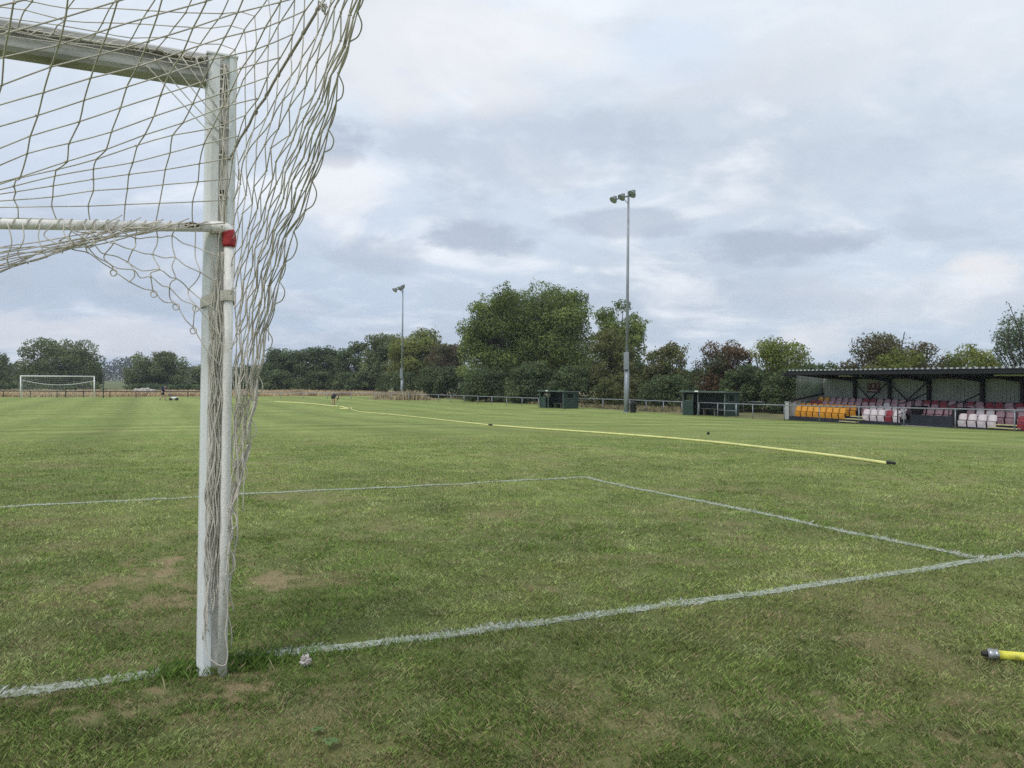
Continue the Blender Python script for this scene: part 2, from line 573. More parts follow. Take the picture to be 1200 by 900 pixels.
# painted lines: thin sheets that follow the turf
def line_material(name, cover):
    m = bpy.data.materials.new(name)
    nt, N, L, b = nodes(m)
    b.inputs['Roughness'].default_value = .9
    tc = N.new('ShaderNodeTexCoord')
    n = N.new('ShaderNodeTexNoise'); n.inputs['Scale'].default_value = 38; n.inputs['Detail'].default_value = 6; n.inputs['Roughness'].default_value = .75
    L.new(tc.outputs['Object'], n.inputs['Vector'])
    r = N.new('ShaderNodeMapRange'); r.inputs[1].default_value = .62 - cover * .35; r.inputs[2].default_value = .72 - cover * .25
    L.new(n.outputs[0], r.inputs[0])
    mx = N.new('ShaderNodeMix'); mx.data_type = 'RGBA'
    mx.inputs[6].default_value = (.14, .19, .07, 1); mx.inputs[7].default_value = (.54, .58, .52, 1)
    L.new(r.outputs[0], mx.inputs[0]); L.new(mx.outputs[2], b.inputs['Base Color'])
    # uneven edges: the paint fades out across the width
    uv = N.new('ShaderNodeAttribute'); uv.attribute_name = 'edge'
    n2 = N.new('ShaderNodeTexNoise'); n2.inputs['Scale'].default_value = 22; n2.inputs['Detail'].default_value = 4
    L.new(tc.outputs['Object'], n2.inputs['Vector'])
    ad = N.new('ShaderNodeMath'); ad.operation = 'ADD'
    L.new(uv.outputs['Fac'], ad.inputs[0]); L.new(n2.outputs[0], ad.inputs[1])
    r2 = N.new('ShaderNodeMapRange'); r2.inputs[1].default_value = 1.25; r2.inputs[2].default_value = 1.12
    L.new(ad.outputs[0], r2.inputs[0])
    r3 = N.new('ShaderNodeMath'); r3.operation = 'MULTIPLY'; r3.inputs[1].default_value = min(1.0, cover + .05)
    L.new(r2.outputs[0], r3.inputs[0])
    tr = N.new('ShaderNodeBsdfTransparent'); ms = N.new('ShaderNodeMixShader')
    L.new(r3.outputs[0], ms.inputs[0]); L.new(tr.outputs[0], ms.inputs[1]); L.new(b.outputs[0], ms.inputs[2])
    L.new(ms.outputs[0], N['Material Output'].inputs[0])
    return m


LM = line_material('line_paint', .6)
LMF = line_material('worn_line_paint', .3)


def line_strip(name, a, b, hw, m, lift=.006):
    a = a.copy(); b = b.copy(); a.z = b.z = 0
    d = b - a; ln = d.length; d.normalize(); nn = Vector((-d.y, d.x, 0))
    k = max(2, int(ln / .12))
    vs = []; fs = []; ed = []
    for i in range(k + 1):
        p = a + d * ln * i / k
        for j, o in enumerate((-1, -.5, 0, .5, 1)):
            q = p + nn * o * hw * 1.15
            near = min(max((25 - q.length) / 15, 0), 1)
            z = terr(q.x, q.y) + float(fbm(np.array([q.x * 1.3]), np.array([q.y * 1.3]), 5, 4)[0] - .5) * .035 * near
            vs.append((q.x, q.y, z + lift)); ed.append(abs(o))
        if i:
            for j in range(4):
                fs.append((i * 5 - 5 + j, i * 5 - 4 + j, i * 5 + 1 + j, i * 5 + j))
    me = bpy.data.meshes.new(name); me.from_pydata(vs, [], fs); me.update()
    at = me.attributes.new('edge', 'FLOAT', 'POINT'); at.data.foreach_set('value', ed)
    me.materials.append(m)
    o = bpy.data.objects.new(name, me); COL.objects.link(o); o['kind'] = 'structure'
    return o


for (a, b, hw, s) in SEGS: line_strip('pitch_line', a, b, hw, LM)
for (a, b, hw, s) in FAINT: line_strip('pitch_line', a, b, hw, LMF)


# ------------------------------------------------------------------ near grass: real blades
def blades(name, x, y, rs, hscale, wscale, lean, m, label_kind=True, colf=None, hmin=.5, z0=None):
    n = len(x)
    r = np.hypot(x, y)
    near = np.clip((25 - r) / 15, 0, 1)
    z = terr_np(x, y) + (fbm(x * 1.3, y * 1.3, 5, 4) - .5) * .035 * near - .003
    hn = fbm(x * 3.1, y * 3.1, 21, 4)
    h = hscale * (hmin + rs.random(n) * .9) * (0.55 + hn * .9)
    w = wscale * (.7 + rs.random(n) * .7)
    az = rs.random(n) * 2 * np.pi
    # mower and wind combing: clumps lie in one direction
    az0 = fbm(x * 1.1, y * 1.1, 61, 3) * 4 * np.pi
    az = np.where(rs.random(n) < .28, az0 + (az - np.pi) * .35, az)
    le = lean * (.3 + rs.random(n) * 1.2)
    fa = rs.random(n) * np.pi
    bx, by = np.cos(fa) * w / 2, np.sin(fa) * w / 2
    tx, ty = np.cos(az) * h * le, np.sin(az) * h * le
    v = np.empty((n, 4, 3))
    v[:, 0] = np.stack([x - bx, y - by, z], -1)
    v[:, 1] = np.stack([x + bx, y + by, z], -1)
    v[:, 2] = np.stack([x + bx * .7 + tx * .45, y + by * .7 + ty * .45, z + h * .62], -1)
    v[:, 3] = np.stack([x + tx, y + ty, z + h], -1)
    return np_mesh(name, v, 4, m, col=colf)


def blade_cols(x, y, rs):
    n = len(x)
    d = dryness(x, y)
    g1 = fbm(x * .9, y * .9, 41, 4)[:, None]
    g2 = fbm(x * 6, y * 6, 43, 3)[:, None]
    G1 = np.array([.136, .206, .048]); G2 = np.array([.226, .278, .084]); G3 = np.array([.34, .35, .18])
    t = np.clip((g1 - .35) * 3.3, 0, 1)
    c = G1 * (1 - t) + G2 * t
    t2 = np.clip((g2 - .45) * 3, 0, 1) * .5
    c = c * (1 - t2) + G3 * t2
    c = c * (.50 + rs.random(n)[:, None] ** 1.5 * 1.25)
    tuft = fbm(x * 4.5, y * 4.5, 47, 4)[:, None]
    inside = ((AX.x * x + AX.y * y) > 3.45)[:, None]          # the pitch itself is cut closer and fresher than the run-off behind the line
    c = c * np.where(inside, np.array([1.26, 1.24, 1.30]), np.array([.98, .98, 1.0]))
    c = c * (.80 + .45 * np.clip((tuft - .3) * 2.2, 0, 1))
    # single straw blades everywhere, more where it is dry
    straw = rs.random(n) < (.11 + d * .80)
    sc = np.array([.38, .31, .18]) * (.45 + rs.random(n)[:, None] * .85)
    c = np.where(straw[:, None], sc, c)
    # greener, longer strip beside the goal line paint
    w = paint(x, y)
    pw = rs.random(n) < w * .9
    pc = np.array([.62, .67, .61]) * (.6 + rs.random(n)[:, None] * .5)
    c = np.where(pw[:, None], pc, c)
    return c, d


def build_grass():
    rs = np.random.default_rng(5)
    n = 1250000
    # inverse-cdf of r^-0.6 between r0 and r1
    r0, r1, p = 1.9, 24.0, .25
    u = rs.random(n)
    r = (r0 ** p + u * (r1 ** p - r0 ** p)) ** (1 / p)
    th = np.radians(-44 + rs.random(n) * 84)
    x = np.sin(th) * r; y = np.cos(th) * r
    c, d = blade_cols(x, y, rs)
    keep = rs.random(n) > d * .30
    keep &= rs.random(n) < np.clip((24 - r) / 9, 0, 1)
    gap = fbm(x * 11, y * 11, 71, 3)
    keep &= rs.random(n) < np.clip((gap - .30) * 9, .25, 1)
    x, y, r, c, d = x[keep], y[keep], r[keep], c[keep], d[keep]
    sc = np.clip(r / 2.6, .9, 6)
    hs = .0185 * (.5 + 1.0 * fbm(x * 9, y * 9, 81, 3)) * (1 - .55 * d) * np.clip(1.02 - r * .012, .6, 1)
    o = blades('grass', x, y, rs, hs, .0022 * sc ** .80, .95, GRASSM, colf=c)
    tag(o, 'short patchy mown grass covering the near part of the pitch', 'grass', kind='stuff')
    # long uncut tuft round the post foot and a few weeds
    b0 = gp(247, 785)
    n2 = 1000
    a = rs.normal(0, 1, n2); bq = rs.normal(0, 1, n2)
    x = b0.x + a * .13 + .02; y = b0.y + bq * .06 + .02 + a * .05
    n3 = 700
    t = rs.random(n3); e0 = gp(285, 779); e1 = gp(560, 747)
    x = np.concatenate([x, e0.x + (e1.x - e0.x) * t ** 1.5 + rs.normal(0, .02, n3)])
    y = np.concatenate([y, e0.y + (e1.y - e0.y) * t ** 1.5 + rs.normal(0, .025, n3)])
    e0 = gp(190, 792); e1 = gp(228, 786)
    x = np.concatenate([x, e0.x + (e1.x - e0.x) * t ** .6 + rs.normal(0, .02, n3)])
    y = np.concatenate([y, e0.y + (e1.y - e0.y) * t ** .6 + rs.normal(0, .03, n3)])
    m = len(x)
    c = np.array([.12, .20, .04]) * (.6 + rs.random(m)[:, None] * .9)
    st = rs.random(m) < .05
    c = np.where(st[:, None], np.array([.4, .35, .2]) * np.ones((m, 1)), c)
    hs = np.where(np.arange(m) < n2, .048, .030)
    o = blades('long_grass', x, y, rs, hs, .0042, .7, GRASSM, colf=c)
    tag(o, 'longer green grass left uncut round the foot of the goalpost', 'grass', kind='stuff')


build_grass()


def build_meadow():
    rs = np.random.default_rng(8)
    n = 60000
    # tall dry grass beyond the far fence
    c = rs.uniform(-70, 34, n); a = 109 + rs.random(n) ** 1.6 * 34
    x = AX.x * a + CX.x * c; y = AX.y * a + CX.y * c
    h = .42 * (.5 + fbm(x * .25, y * .25, 4, 3))
    col = np.array([.58, .47, .30]) * (.65 + rs.random(n)[:, None] * .6)
    col = np.where((fbm(x * .3, y * .3, 90, 3) > .60)[:, None], np.array([.44, .33, .22]) * (.6 + .5 * rs.random(n)[:, None]), col)
    o = blades('dry_meadow_grass', x, y, rs, h, .13, .35, DRYM, colf=col)
    tag(o, 'tall straw-coloured grass in the strip beyond the far fence', 'dry grass', kind='stuff')
    # pale tussocks by the far floodlight
    for (px, py, rad, hh, lab) in ((452, 468, 1.5, .5, 'pale dry grass tussock left of the far floodlight pole'), (486, 469, 2.4, .8, 'big pale dry grass tussock right of the far floodlight pole')):
        g = gp(px, py) + AX * 1.0
        m = 2200
        x = g.x + rs.normal(0, rad * .5, m); y = g.y + rs.normal(0, .6, m)
        q = ((x - g.x) / rad) ** 2
        hh_ = hh * np.clip(1.1 - q, .25, 1)
        col = np.array([.52, .43, .28]) * (.6 + rs.random(m)[:, None] * .5)
        o = blades('dry_tussock', x, y, rs, hh_, .10, .35, DRYM, colf=col)
        tag(o, lab, 'grass tussock')
    # rough verge outside the rails on the right
    n = 26000
    a = rs.uniform(20, 108, n); c = 33.8 + rs.random(n) ** 1.3 * 12
    x = AX.x * a + CX.x * c; y = AX.y * a + CX.y * c
    # keep the stand's and shelters' floor free
    bad = (c < 41) & (a < 47)
    x, y = x[~bad], y[~bad]; k = len(x)
    col = np.array([.17, .17, .08]) * (.5 + rs.random(k)[:, None] * .8)
    stw = rs.random(k) < .45
    col = np.where(stw[:, None], np.array([.34, .28, .17]) * (.6 + .5 * rs.random(k)[:, None]), col)
    o = blades('verge_grass', x, y, rs, .22, .07, .5, DRYM, colf=col)
    tag(o, 'rough half-dry grass along the verge under the hedge', 'rough grass', kind='stuff')


build_meadow()

# ------------------------------------------------------------------ trees
KIND = {
    'willow':  [(0.149, 0.199, 0.057), (0.227, 0.270, 0.083), (0.085, 0.122, 0.045)],
    'dark':    [(0.090, 0.128, 0.055), (0.139, 0.177, 0.073), (0.052, 0.078, 0.040)],
    'field':   [(0.146, 0.183, 0.085), (0.201, 0.238, 0.104), (0.085, 0.112, 0.061)],
    'yellow':  [(0.170, 0.199, 0.053), (0.220, 0.241, 0.062), (0.092, 0.121, 0.040)],
    'olive':   [(0.149, 0.149, 0.056), (0.121, 0.142, 0.050), (0.085, 0.085, 0.043)],
    'brown':   [(.130, .100, .060), (.110, .115, .055), (.080, .070, .045)],
    'haw':     [(.080, .105, .045), (.130, .085, .050), (.050, .065, .034)],
    'grey':    [(0.121, 0.163, 0.094), (0.170, 0.213, 0.125), (0.078, 0.106, 0.062)],
    'sparse':  [(0.142, 0.121, 0.075), (0.114, 0.121, 0.056), (0.085, 0.071, 0.050)],
}


def tree(x0, x1, top, depth, kind, label, seed, base=0.0, shape='dome', dens=1.0, group=None, leaf=2.6, twigs=0, name='tree', skirt=.05):
    rs = np.random.default_rng(seed)
    pl, pr = bp(x0, 460, depth), bp(x1, 460, depth)
    W = (pr - pl).length
    cx = (pl.x + pr.x) / 2
    gz = terr(cx, depth)
    pt = bp((x0 + x1) / 2, top, depth)
    H = pt.z - gz
    root = empty(name, (cx, depth, gz), label=label, cat='tree', group=group)
    D = min(W * .8, W * .55 + 3)
    # trunk and limbs
    tm = MB()
    lean = rs.normal(0, .04, 2)
    tr = max(.12, H * .026)
    th = H * .72
    pts = [Vector((cx + lean[0] * t * th + math.sin(t * 5 + seed) * .08 * H * .1, depth + lean[1] * t * th, gz - .15 + t * th)) for t in np.linspace(0, 1, 7)]
    tm.tube(pts, [tr * (1 - .75 * t) for t in np.linspace(0, 1, 7)], 8)
    # lumps: clumps of foliage inside the crown's outline
    lumps = []
    nl = int(74 if W > 8 else 46)
    for i in range(nl):
        a = rs.random() * 2 * math.pi
        hgt = rs.random() ** 1.25
        hz = (skirt + .12) + hgt * (.88 - skirt - .12)
        if shape == 'dome':
            env = max(0, 1 - (max(hz - .36, (.36 - hz) * .4) / .66) ** 2) ** .40
        elif shape == 'bush':
            env = max(0, 1 - (max(hz - .22, 0) / .80) ** 2) ** .40
        else:                                   # tall
            env = math.sqrt(max(0, 1 - (max(hz - .42, (.42 - hz) * .6) / .60) ** 2)) * .97
        rad = rs.uniform(.10, .19) * min(W, H * 1.3)
        rr = env * (rs.random() ** .36)
        X = math.cos(a) * rr * max(W / 2 - rad * .8, .1); Y = math.sin(a) * rr * max(D / 2 - rad * .6, .1)
        Z = min(hz * H, H - rad * .75)
        lumps.append((X, Y, Z, rad * rs.uniform(.85, 1.25), rad * rs.uniform(.65, .95)))
    # fix the top so the height is right
    lumps.append((rs.uniform(-.12, .12) * W, 0, H - .13 * min(W, H) * .9, .15 * min(W, H), .13 * min(W, H)))
    lumps.append((-W / 2 + .13 * W, 0, H * .42, .13 * W, .15 * H)); lumps.append((W / 2 - .13 * W, 0, H * .40, .13 * W, .15 * H))
    for (X, Y, Z, ra, rb) in lumps[::2]:
        j = min(int(max(Z * .55, .5) / th * 6), 5)
        s0 = pts[max(j, 1)]
        e = Vector((cx + X, depth + Y, gz + Z))
        mid = s0.lerp(e, .5) + Vector((0, 0, .05 * H))
        tm.tube(smooth_path([s0, mid, e], 3), [tr * .38, tr * .33, tr * .28, tr * .22, tr * .17, tr * .12, tr * .06], 5)
    s = depth / 920 * leaf
    s = max(s, .07)
    P = []; NRM = []; SH = []
    for li, (X, Y, Z, ra, rb) in enumerate(lumps):
        area = 4 * math.pi * ra * ra
        k = int(min(area / (s * s) * 1.05 * dens, 5200)) + 8
        d = rs.normal(0, 1, (k, 3)); d /= np.linalg.norm(d, axis=1)[:, None]
        f = 1 - np.abs(rs.normal(0, .22, k))
        f *= 1 + .16 * (fbm(d[:, 0] * 3 + li * 7, d[:, 2] * 3 + d[:, 1] * 2, 3, 2) - .5) * 2
        p = np.stack([X + d[:, 0] * ra * f, Y + d[:, 1] * ra * f, Z + d[:, 2] * rb * f], -1)
        P.append(p); NRM.append(d); SH.append(np.full(k, rs.random()))
    # loose sprays beyond the outline
    ns = int(46 * dens) + 8
    for i in range(ns):
        X, Y, Z, ra, rb = lumps[rs.integers(len(lumps))]
        d = rs.normal(0, 1, 3); d[2] = abs(d[2]) * .9; d /= np.linalg.norm(d)
        k = 34
        t = rs.random(k)[:, None] * rs.uniform(.15, .35) + .9
        p = np.array([X, Y, Z]) + d * np.array([ra, ra, rb]) * t + rs.normal(0, s * .9, (k, 3))
        P.append(p); NRM.append(np.repeat(d[None], k, 0)); SH.append(np.full(k, rs.random()))
    for i in range(twigs):
        hz = rs.uniform(.65, .95); a = rs.random() * 2 * math.pi
        x = rs.uniform(-.46, .46) * W
        zt = H * rs.uniform(.8, 1.04) * math.sqrt(max(.2, 1 - (x / (W * .62)) ** 2))
        s0 = Vector((cx + x * .6, depth, gz + zt * .55)); e = Vector((cx + x + rs.normal(0, .2), depth + rs.normal(0, .5), gz + zt))
        mid = s0.lerp(e, .6) + Vector((rs.normal(0, .15), 0, .1))
        tm.tube(smooth_path([s0, mid, e], 3), [s * .28] * 4 + [s * .2] * 3, 4)
        k = 26
        t = rs.random(k)[:, None]
        q = np.array(list(mid)) * (1 - t) + np.array(list(e)) * t - np.array([cx, depth, gz]) + rs.normal(0, s * .9, (k, 3))
        P.append(q); NRM.append(rs.normal(0, 1, (k, 3))); SH.append(np.full(k, rs.random()))
    P = np.vstack(P); NRM = np.vstack(NRM); SH = np.concatenate(SH)
    P[:, 2] = np.where(P[:, 2] < .1, .1 + rs.random(len(P)) * .3, P[:, 2])
    ok = (P[:, 2] < H * 1.03)
    P, NRM, SH = P[ok], NRM[ok], SH[ok]
    k = len(P)
    nn = NRM + rs.normal(0, .55, (k, 3)); nn /= np.linalg.norm(nn, axis=1)[:, None] + 1e-9
    t1 = np.cross(nn, rs.normal(0, 1, (k, 3))); t1 /= np.linalg.norm(t1, axis=1)[:, None] + 1e-9
    t2 = np.cross(nn, t1)
    sz = s * (.55 + rs.random(k) * .6)[:, None]
    C = P + np.array([cx, depth, gz])
    v = np.stack([C - t1 * sz * .62, C - t2 * sz * .34 + t1 * sz * .1, C + t1 * sz * .62, C + t2 * sz * .34 + t1 * sz * .1], 1)
    c0, c1, c2 = [np.array(q) for q in KIND[kind]]
    u = SH[:, None]
    lumpv = .72 + .56 * ((SH * 7.31) % 1.0)[:, None]
    col = np.where(u < .5, c0 * (1 - u * .6) + c2 * u * .6, c0 * (1 - (u - .5) * 1.6) + c1 * (u - .5) * 1.6)
    mott = fbm(P[:, 0] * .8 + seed, P[:, 2] * .8 + P[:, 1] * .5, seed, 3)[:, None]
    if kind in ('haw', 'brown', 'olive', 'sparse'):
        mm = np.clip((mott - .48) * 7, 0, 1); col = col * (1 - mm) + c1 * mm
    col = col * 1.12 * lumpv * (.75 + rs.random(k)[:, None] * .5)
    tm.build('trunk', M['bark'], root)
    np_mesh('crown', v, 4, LEAF, root, col=col)
    return root


TREES = [
    # x0, x1, top, depth, kind, shape, dens, twigs, label
    (-70, 18, 412, 165, 'field', 'dome', 1, 0, 'dark green tree cut by the left edge of the photo, beyond the far goal'),
    (14, 119, 397, 160, 'field', 'dome', 1, 0, 'broad round-crowned tree standing directly behind the far goal'),
    (92, 121, 422, 170, 'field', 'tall', .8, 0, 'small loose tree against the right flank of the broad tree behind the far goal'),
    (143, 224, 412, 165, 'field', 'dome', 1, 0, 'round dark tree behind the walking person with the line marker'),
    (222, 262, 425, 175, 'field', 'dome', 1, 0, 'lower dark tree seen just behind the near goalpost'),
    (262, 318, 428, 172, 'dark', 'dome', 1, 0, 'low dark tree seen through the gathered net beside the near goalpost'),
    (304, 362, 408, 150, 'dark', 'dome', 1, 0, 'rounded dark green tree, first in the row right of the near goal net'),
    (345, 404, 406, 148, 'dark', 'tall', 1, 0, 'twin-topped dark tree directly behind the bending person'),
    (392, 440, 400, 140, 'dark', 'dome', 1, 0, 'dark tree between the bending person and the far floodlight'),
    (420, 478, 390, 132, 'field', 'dome', 1, 0, 'mid green tree whose crown reaches the far floodlight pole from the left'),
    (452, 528, 384, 124, 'yellow', 'dome', 1, 0, 'yellow-green domed tree right behind the far floodlight pole'),
    (492, 552, 402, 108, 'brown', 'bush', 1, 0, 'brownish bushy tree at the left foot of the tallest tree'),
    (534, 625, 333, 88, 'willow', 'dome', .78, 0, 'left half of the tallest clump, a loose green tree rising over the hedge'),
    (590, 702, 330, 90, 'willow', 'dome', .85, 0, 'tallest broad green tree, behind the smaller dugout'),
    (562, 668, 339, 92, 'willow', 'dome', .7, 0, 'middle of the tallest clump, its crown filling between the two broad trees'),
    (690, 759, 351, 80, 'willow', 'dome', 1, 0, 'slimmer green tree whose top shows beside the tall floodlight pole'),
    (704, 764, 368, 78, 'willow', 'bush', .9, 0, 'green shoulder of foliage filling the gap right of the tallest clump'),
    (684, 750, 384, 74, 'olive', 'bush', 1, 0, 'olive-brown bushy tree in front, behind the foot of the tall floodlight'),
    (750, 811, 401, 72, 'olive', 'bush', 1, 6, 'round brown-green thorn tree just right of the tall floodlight'),
    (800, 830, 432, 76, 'dark', 'bush', .9, 0, 'small low bush in the sky gap left of the larger dugout'),
    (808, 892, 398, 62, 'haw', 'bush', 1, 10, 'dark hawthorn with reddish tips behind the larger dugout'),
    (868, 957, 395, 60, 'yellow', 'bush', .85, 10, 'loose yellow-green tree between the larger dugout and the stand'),
    (985, 1108, 391, 50, 'sparse', 'dome', .75, 26, 'thin-topped reddish tree over the middle of the stand roof'),
    (1010, 1090, 408, 48, 'yellow', 'dome', .9, 0, 'denser green crown under the thin reddish treetop behind the stand'),
    (1098, 1172, 403, 50, 'yellow', 'dome', 1, 3, 'rounded yellow-green tree behind the stand roof'),
    (1160, 1275, 352, 52, 'grey', 'tall', .7, 18, 'tall grey-green feathery tree at the right edge of the photo'),
]
for i, (x0, x1, top, dp, kd, shp, dn, tw, lab) in enumerate(TREES):
    tree(x0, x1, top, dp, kd, lab, 100 + i, shape=shp, dens=dn, twigs=tw, group='trees round the ground', leaf=2.3 if dp > 100 else 2.5)

# undergrowth below the trees: hedge bushes one by one
HEDGE = [(-60, 20, 446, 150, 'dark'), (24, 90, 450, 152, 'dark'), (80, 117, 448, 156, 'field'), (146, 196, 450, 158, 'dark'), (186, 236, 451, 158, 'dark'), (244, 300, 446, 156, 'dark'),
         (290, 350, 434, 144, 'dark'), (340, 400, 436, 142, 'dark'), (390, 450, 436, 132, 'dark'), (440, 500, 436, 120, 'dark'), (486, 560, 430, 100, 'dark'),
         (540, 600, 428, 82, 'dark'), (590, 655, 424, 78, 'dark'), (640, 700, 430, 74, 'dark'), (690, 760, 438, 70, 'olive'), (745, 812, 440, 68, 'dark'),
         (840, 900, 428, 58, 'dark'), (890, 948, 432, 56, 'dark'), (930, 1000, 425, 52, 'dark'), (805, 850, 452, 64, 'dark'), (1130, 1180, 420, 50, 'grey'), (975, 1012, 424, 51, 'sparse')]
HL = ['at the left edge beyond the far goal', 'behind the left half of the far goal net', 'behind the right far goalpost', 'left of the walking person', 'right of the walking person', 'seen behind the near goalpost',
      'right of the near goal net, under the first dark tree', 'directly behind the bending person', 'midway between the bending person and the far floodlight', 'behind the foot of the far floodlight', 'under the brownish bushy tree',
      'under the left of the tallest clump', 'left of the smaller dugout', 'behind the smaller dugout', 'behind the litter bin and tall floodlight foot', 'midway between the tall floodlight and larger dugout',
      'behind the larger dugout roof', 'between the larger dugout and the stand', 'against the left end of the stand', 'low behind the left wall of the larger dugout', 'showing over the stand roof beside the grey-green tree', 'wispy over the left part of the stand roof']
for i, (x0, x1, top, dp, kd) in enumerate(HEDGE):
    tree(x0, x1, top, dp, kd, 'low dense bush ' + HL[i], 300 + i, shape='bush', dens=.9, name='bush', group='bushes under the trees', leaf=2.6, skirt=0)
    bpy.data.objects[-1] if False else None
for o in COL.objects:
    if o.name.startswith('bush'): o['category'] = 'bush'


def far_wood():
    rs = np.random.default_rng(77)
    P = []
    n = 60000
    x0, x1 = bp(-200, 450, 620).x, bp(1400, 450, 620).x
    x = rs.uniform(x0, x1, n)
    hmax = 8 + 12 * fbm(x / 40, x * 0 + 3, 5, 4)
    # the wooded rise seen in the gap beside the far goal
    gx = bp(128, 450, 620).x
    hmax = hmax * .8 + 13 * np.exp(-((x - gx) / 22) ** 2)
    z = rs.random(n) ** .7 * hmax
    y = 620 + rs.random(n) * 50 + fbm(x / 15, x * 0, 8, 2) * 30
    C = np.stack([x, y, z - 1.05], -1)
    s = 1.5
    nn = rs.normal(0, 1, (n, 3)); nn[:, 2] = np.abs(nn[:, 2]); nn /= np.linalg.norm(nn, axis=1)[:, None]
    t1 = np.cross(nn, rs.normal(0, 1, (n, 3))); t1 /= np.linalg.norm(t1, axis=1)[:, None]; t2 = np.cross(nn, t1)
    v = np.stack([C - t1 * s * .6, C - t2 * s * .4, C + t1 * s * .6, C + t2 * s * .4], 1)
    col = np.array([.05, .07, .035]) * (.6 + rs.random(n)[:, None] * .7)
    o = np_mesh('distant_woodland', v, 4, LEAF, col=col)
    tag(o, 'far-off bluish woodland on the horizon beside the far goal', 'woodland', kind='stuff')


far_wood()

# distant low hills
hm = MB()
vs = []; fs = []
xs = np.linspace(-2200, 2200, 90)
for i, xx in enumerate(xs):
    h = 8 + 14 * float(fbm(np.array([xx / 420]), np.array([1.5]), 12, 3)[0])
    for (yy, zz) in ((1500, -1.2), (1640, h * .75), (1800, h), (2300, -1.2)):
        vs.append((xx, yy, zz))
    if i:
        for j in range(3): fs.append((i * 4 - 4 + j, i * 4 + j, i * 4 + 1 + j, i * 4 - 3 + j))
hm.add(vs, fs, True)
ho = hm.build('hills', mat('far_hill_fields', (.08, .11, .05), .95, (.16, .15, .08), .004))
ho['kind'] = 'structure'


# ------------------------------------------------------------------ fences
def fence(name, pts, h, label, spacing=2.4, pr=.024, rr=.024, m=None, mid=False):
    m = m or M['galv']
    root = empty(name, pts[0], label=label, cat='fence')
    # resample posts
    P = []
    for a, b in zip(pts[:-1], pts[1:]):
        n = max(1, round((b - a).length / spacing))
        for i in range(n): P.append(a.lerp(b, i / n))
    P.append(pts[-1])
    for p in P: p.z = terr(p.x, p.y)
    rail = MB(); rail.tube([p + Vector((0, 0, h)) for p in P], rr, 8)
    if mid: rail.tube([p + Vector((0, 0, h * .5)) for p in P], rr * .8, 6)
    rail.build('rail', m, root)
    for p in P:
        q = MB(); q.tube([p + Vector((0, 0, -.1)), p + Vector((0, 0, h - rr * .5))], pr, 8)
        q.lathe([(pr * 1.4, 0), (pr * 1.5, .03), (pr * 1.1, .06)], p + Vector((0, 0, h - .09)), n=8)
        q.build('post', m, root)
    return root


fence('rail_fence', [gp(-60, 465.2), gp(250, 466.0)], .72, 'low dark rail fence behind the far goal, left of the near goalpost', m=M['timber'], spacing=3, pr=.05, rr=.06)
fence('rail_fence', [gp(250, 466.0), gp(440, 468.2), gp(500, 470.5)], .72, 'low grey rail fence behind the bending person along the dry strip', pr=.03, rr=.035, spacing=3)
fence('rail_fence', [gp(500, 470.5), gp(560, 473.6), gp(631, 477)], .75, 'grey rail fence ending at the left side of the smaller dugout', pr=.03, rr=.03)
fence('rail_fence', [gp(677, 478.2), gp(738, 480.6), gp(799, 484.2)], .8, 'grey rail fence between the two dugouts, passing the tall floodlight', pr=.03, rr=.03)
F0, F1 = gp(819, 487), gp(1189, 505.4)
fd = (F1 - F0); fd.z = 0; fd.normalize()
fe = F1 + fd * 8
fence('rail_fence', [F0, F1, fe], .86, 'front grey rail fence running past the larger dugout and the stand', spacing=2.55, pr=.028, rr=.03)
fence('rail_fence', [gp(871, 483.5), gp(906, 484.5)], .80, 'short grey rail fence between the larger dugout and the stand', spacing=2.4, pr=.03, rr=.03)

# gate leaves by the larger dugout
gx = empty('gate', gp(841, 488), label='narrow grey pedestrian gate in the front rail, before the larger dugout', cat='gate')
g1, g2 = gp(841, 488), gp(863, 489.2)
for p in (g1, g2):
    mb = MB(); mb.tube([p - Vector((0, 0, .05)), p + Vector((0, 0, .84))], .03, 8); mb.build('gate_post', M['galv'], gx)
mb = MB(); mb.tube([g1.lerp(g2, .05) + Vector((0, 0, .40)), g1.lerp(g2, .95) + Vector((0, 0, .40))], .02, 6)
mb.tube([g1.lerp(g2, .95) + Vector((0, 0, .1)), g1.lerp(g2, .95) + Vector((0, 0, .8))], .02, 6)
mb.build('gate_leaf', M['galv'], gx)

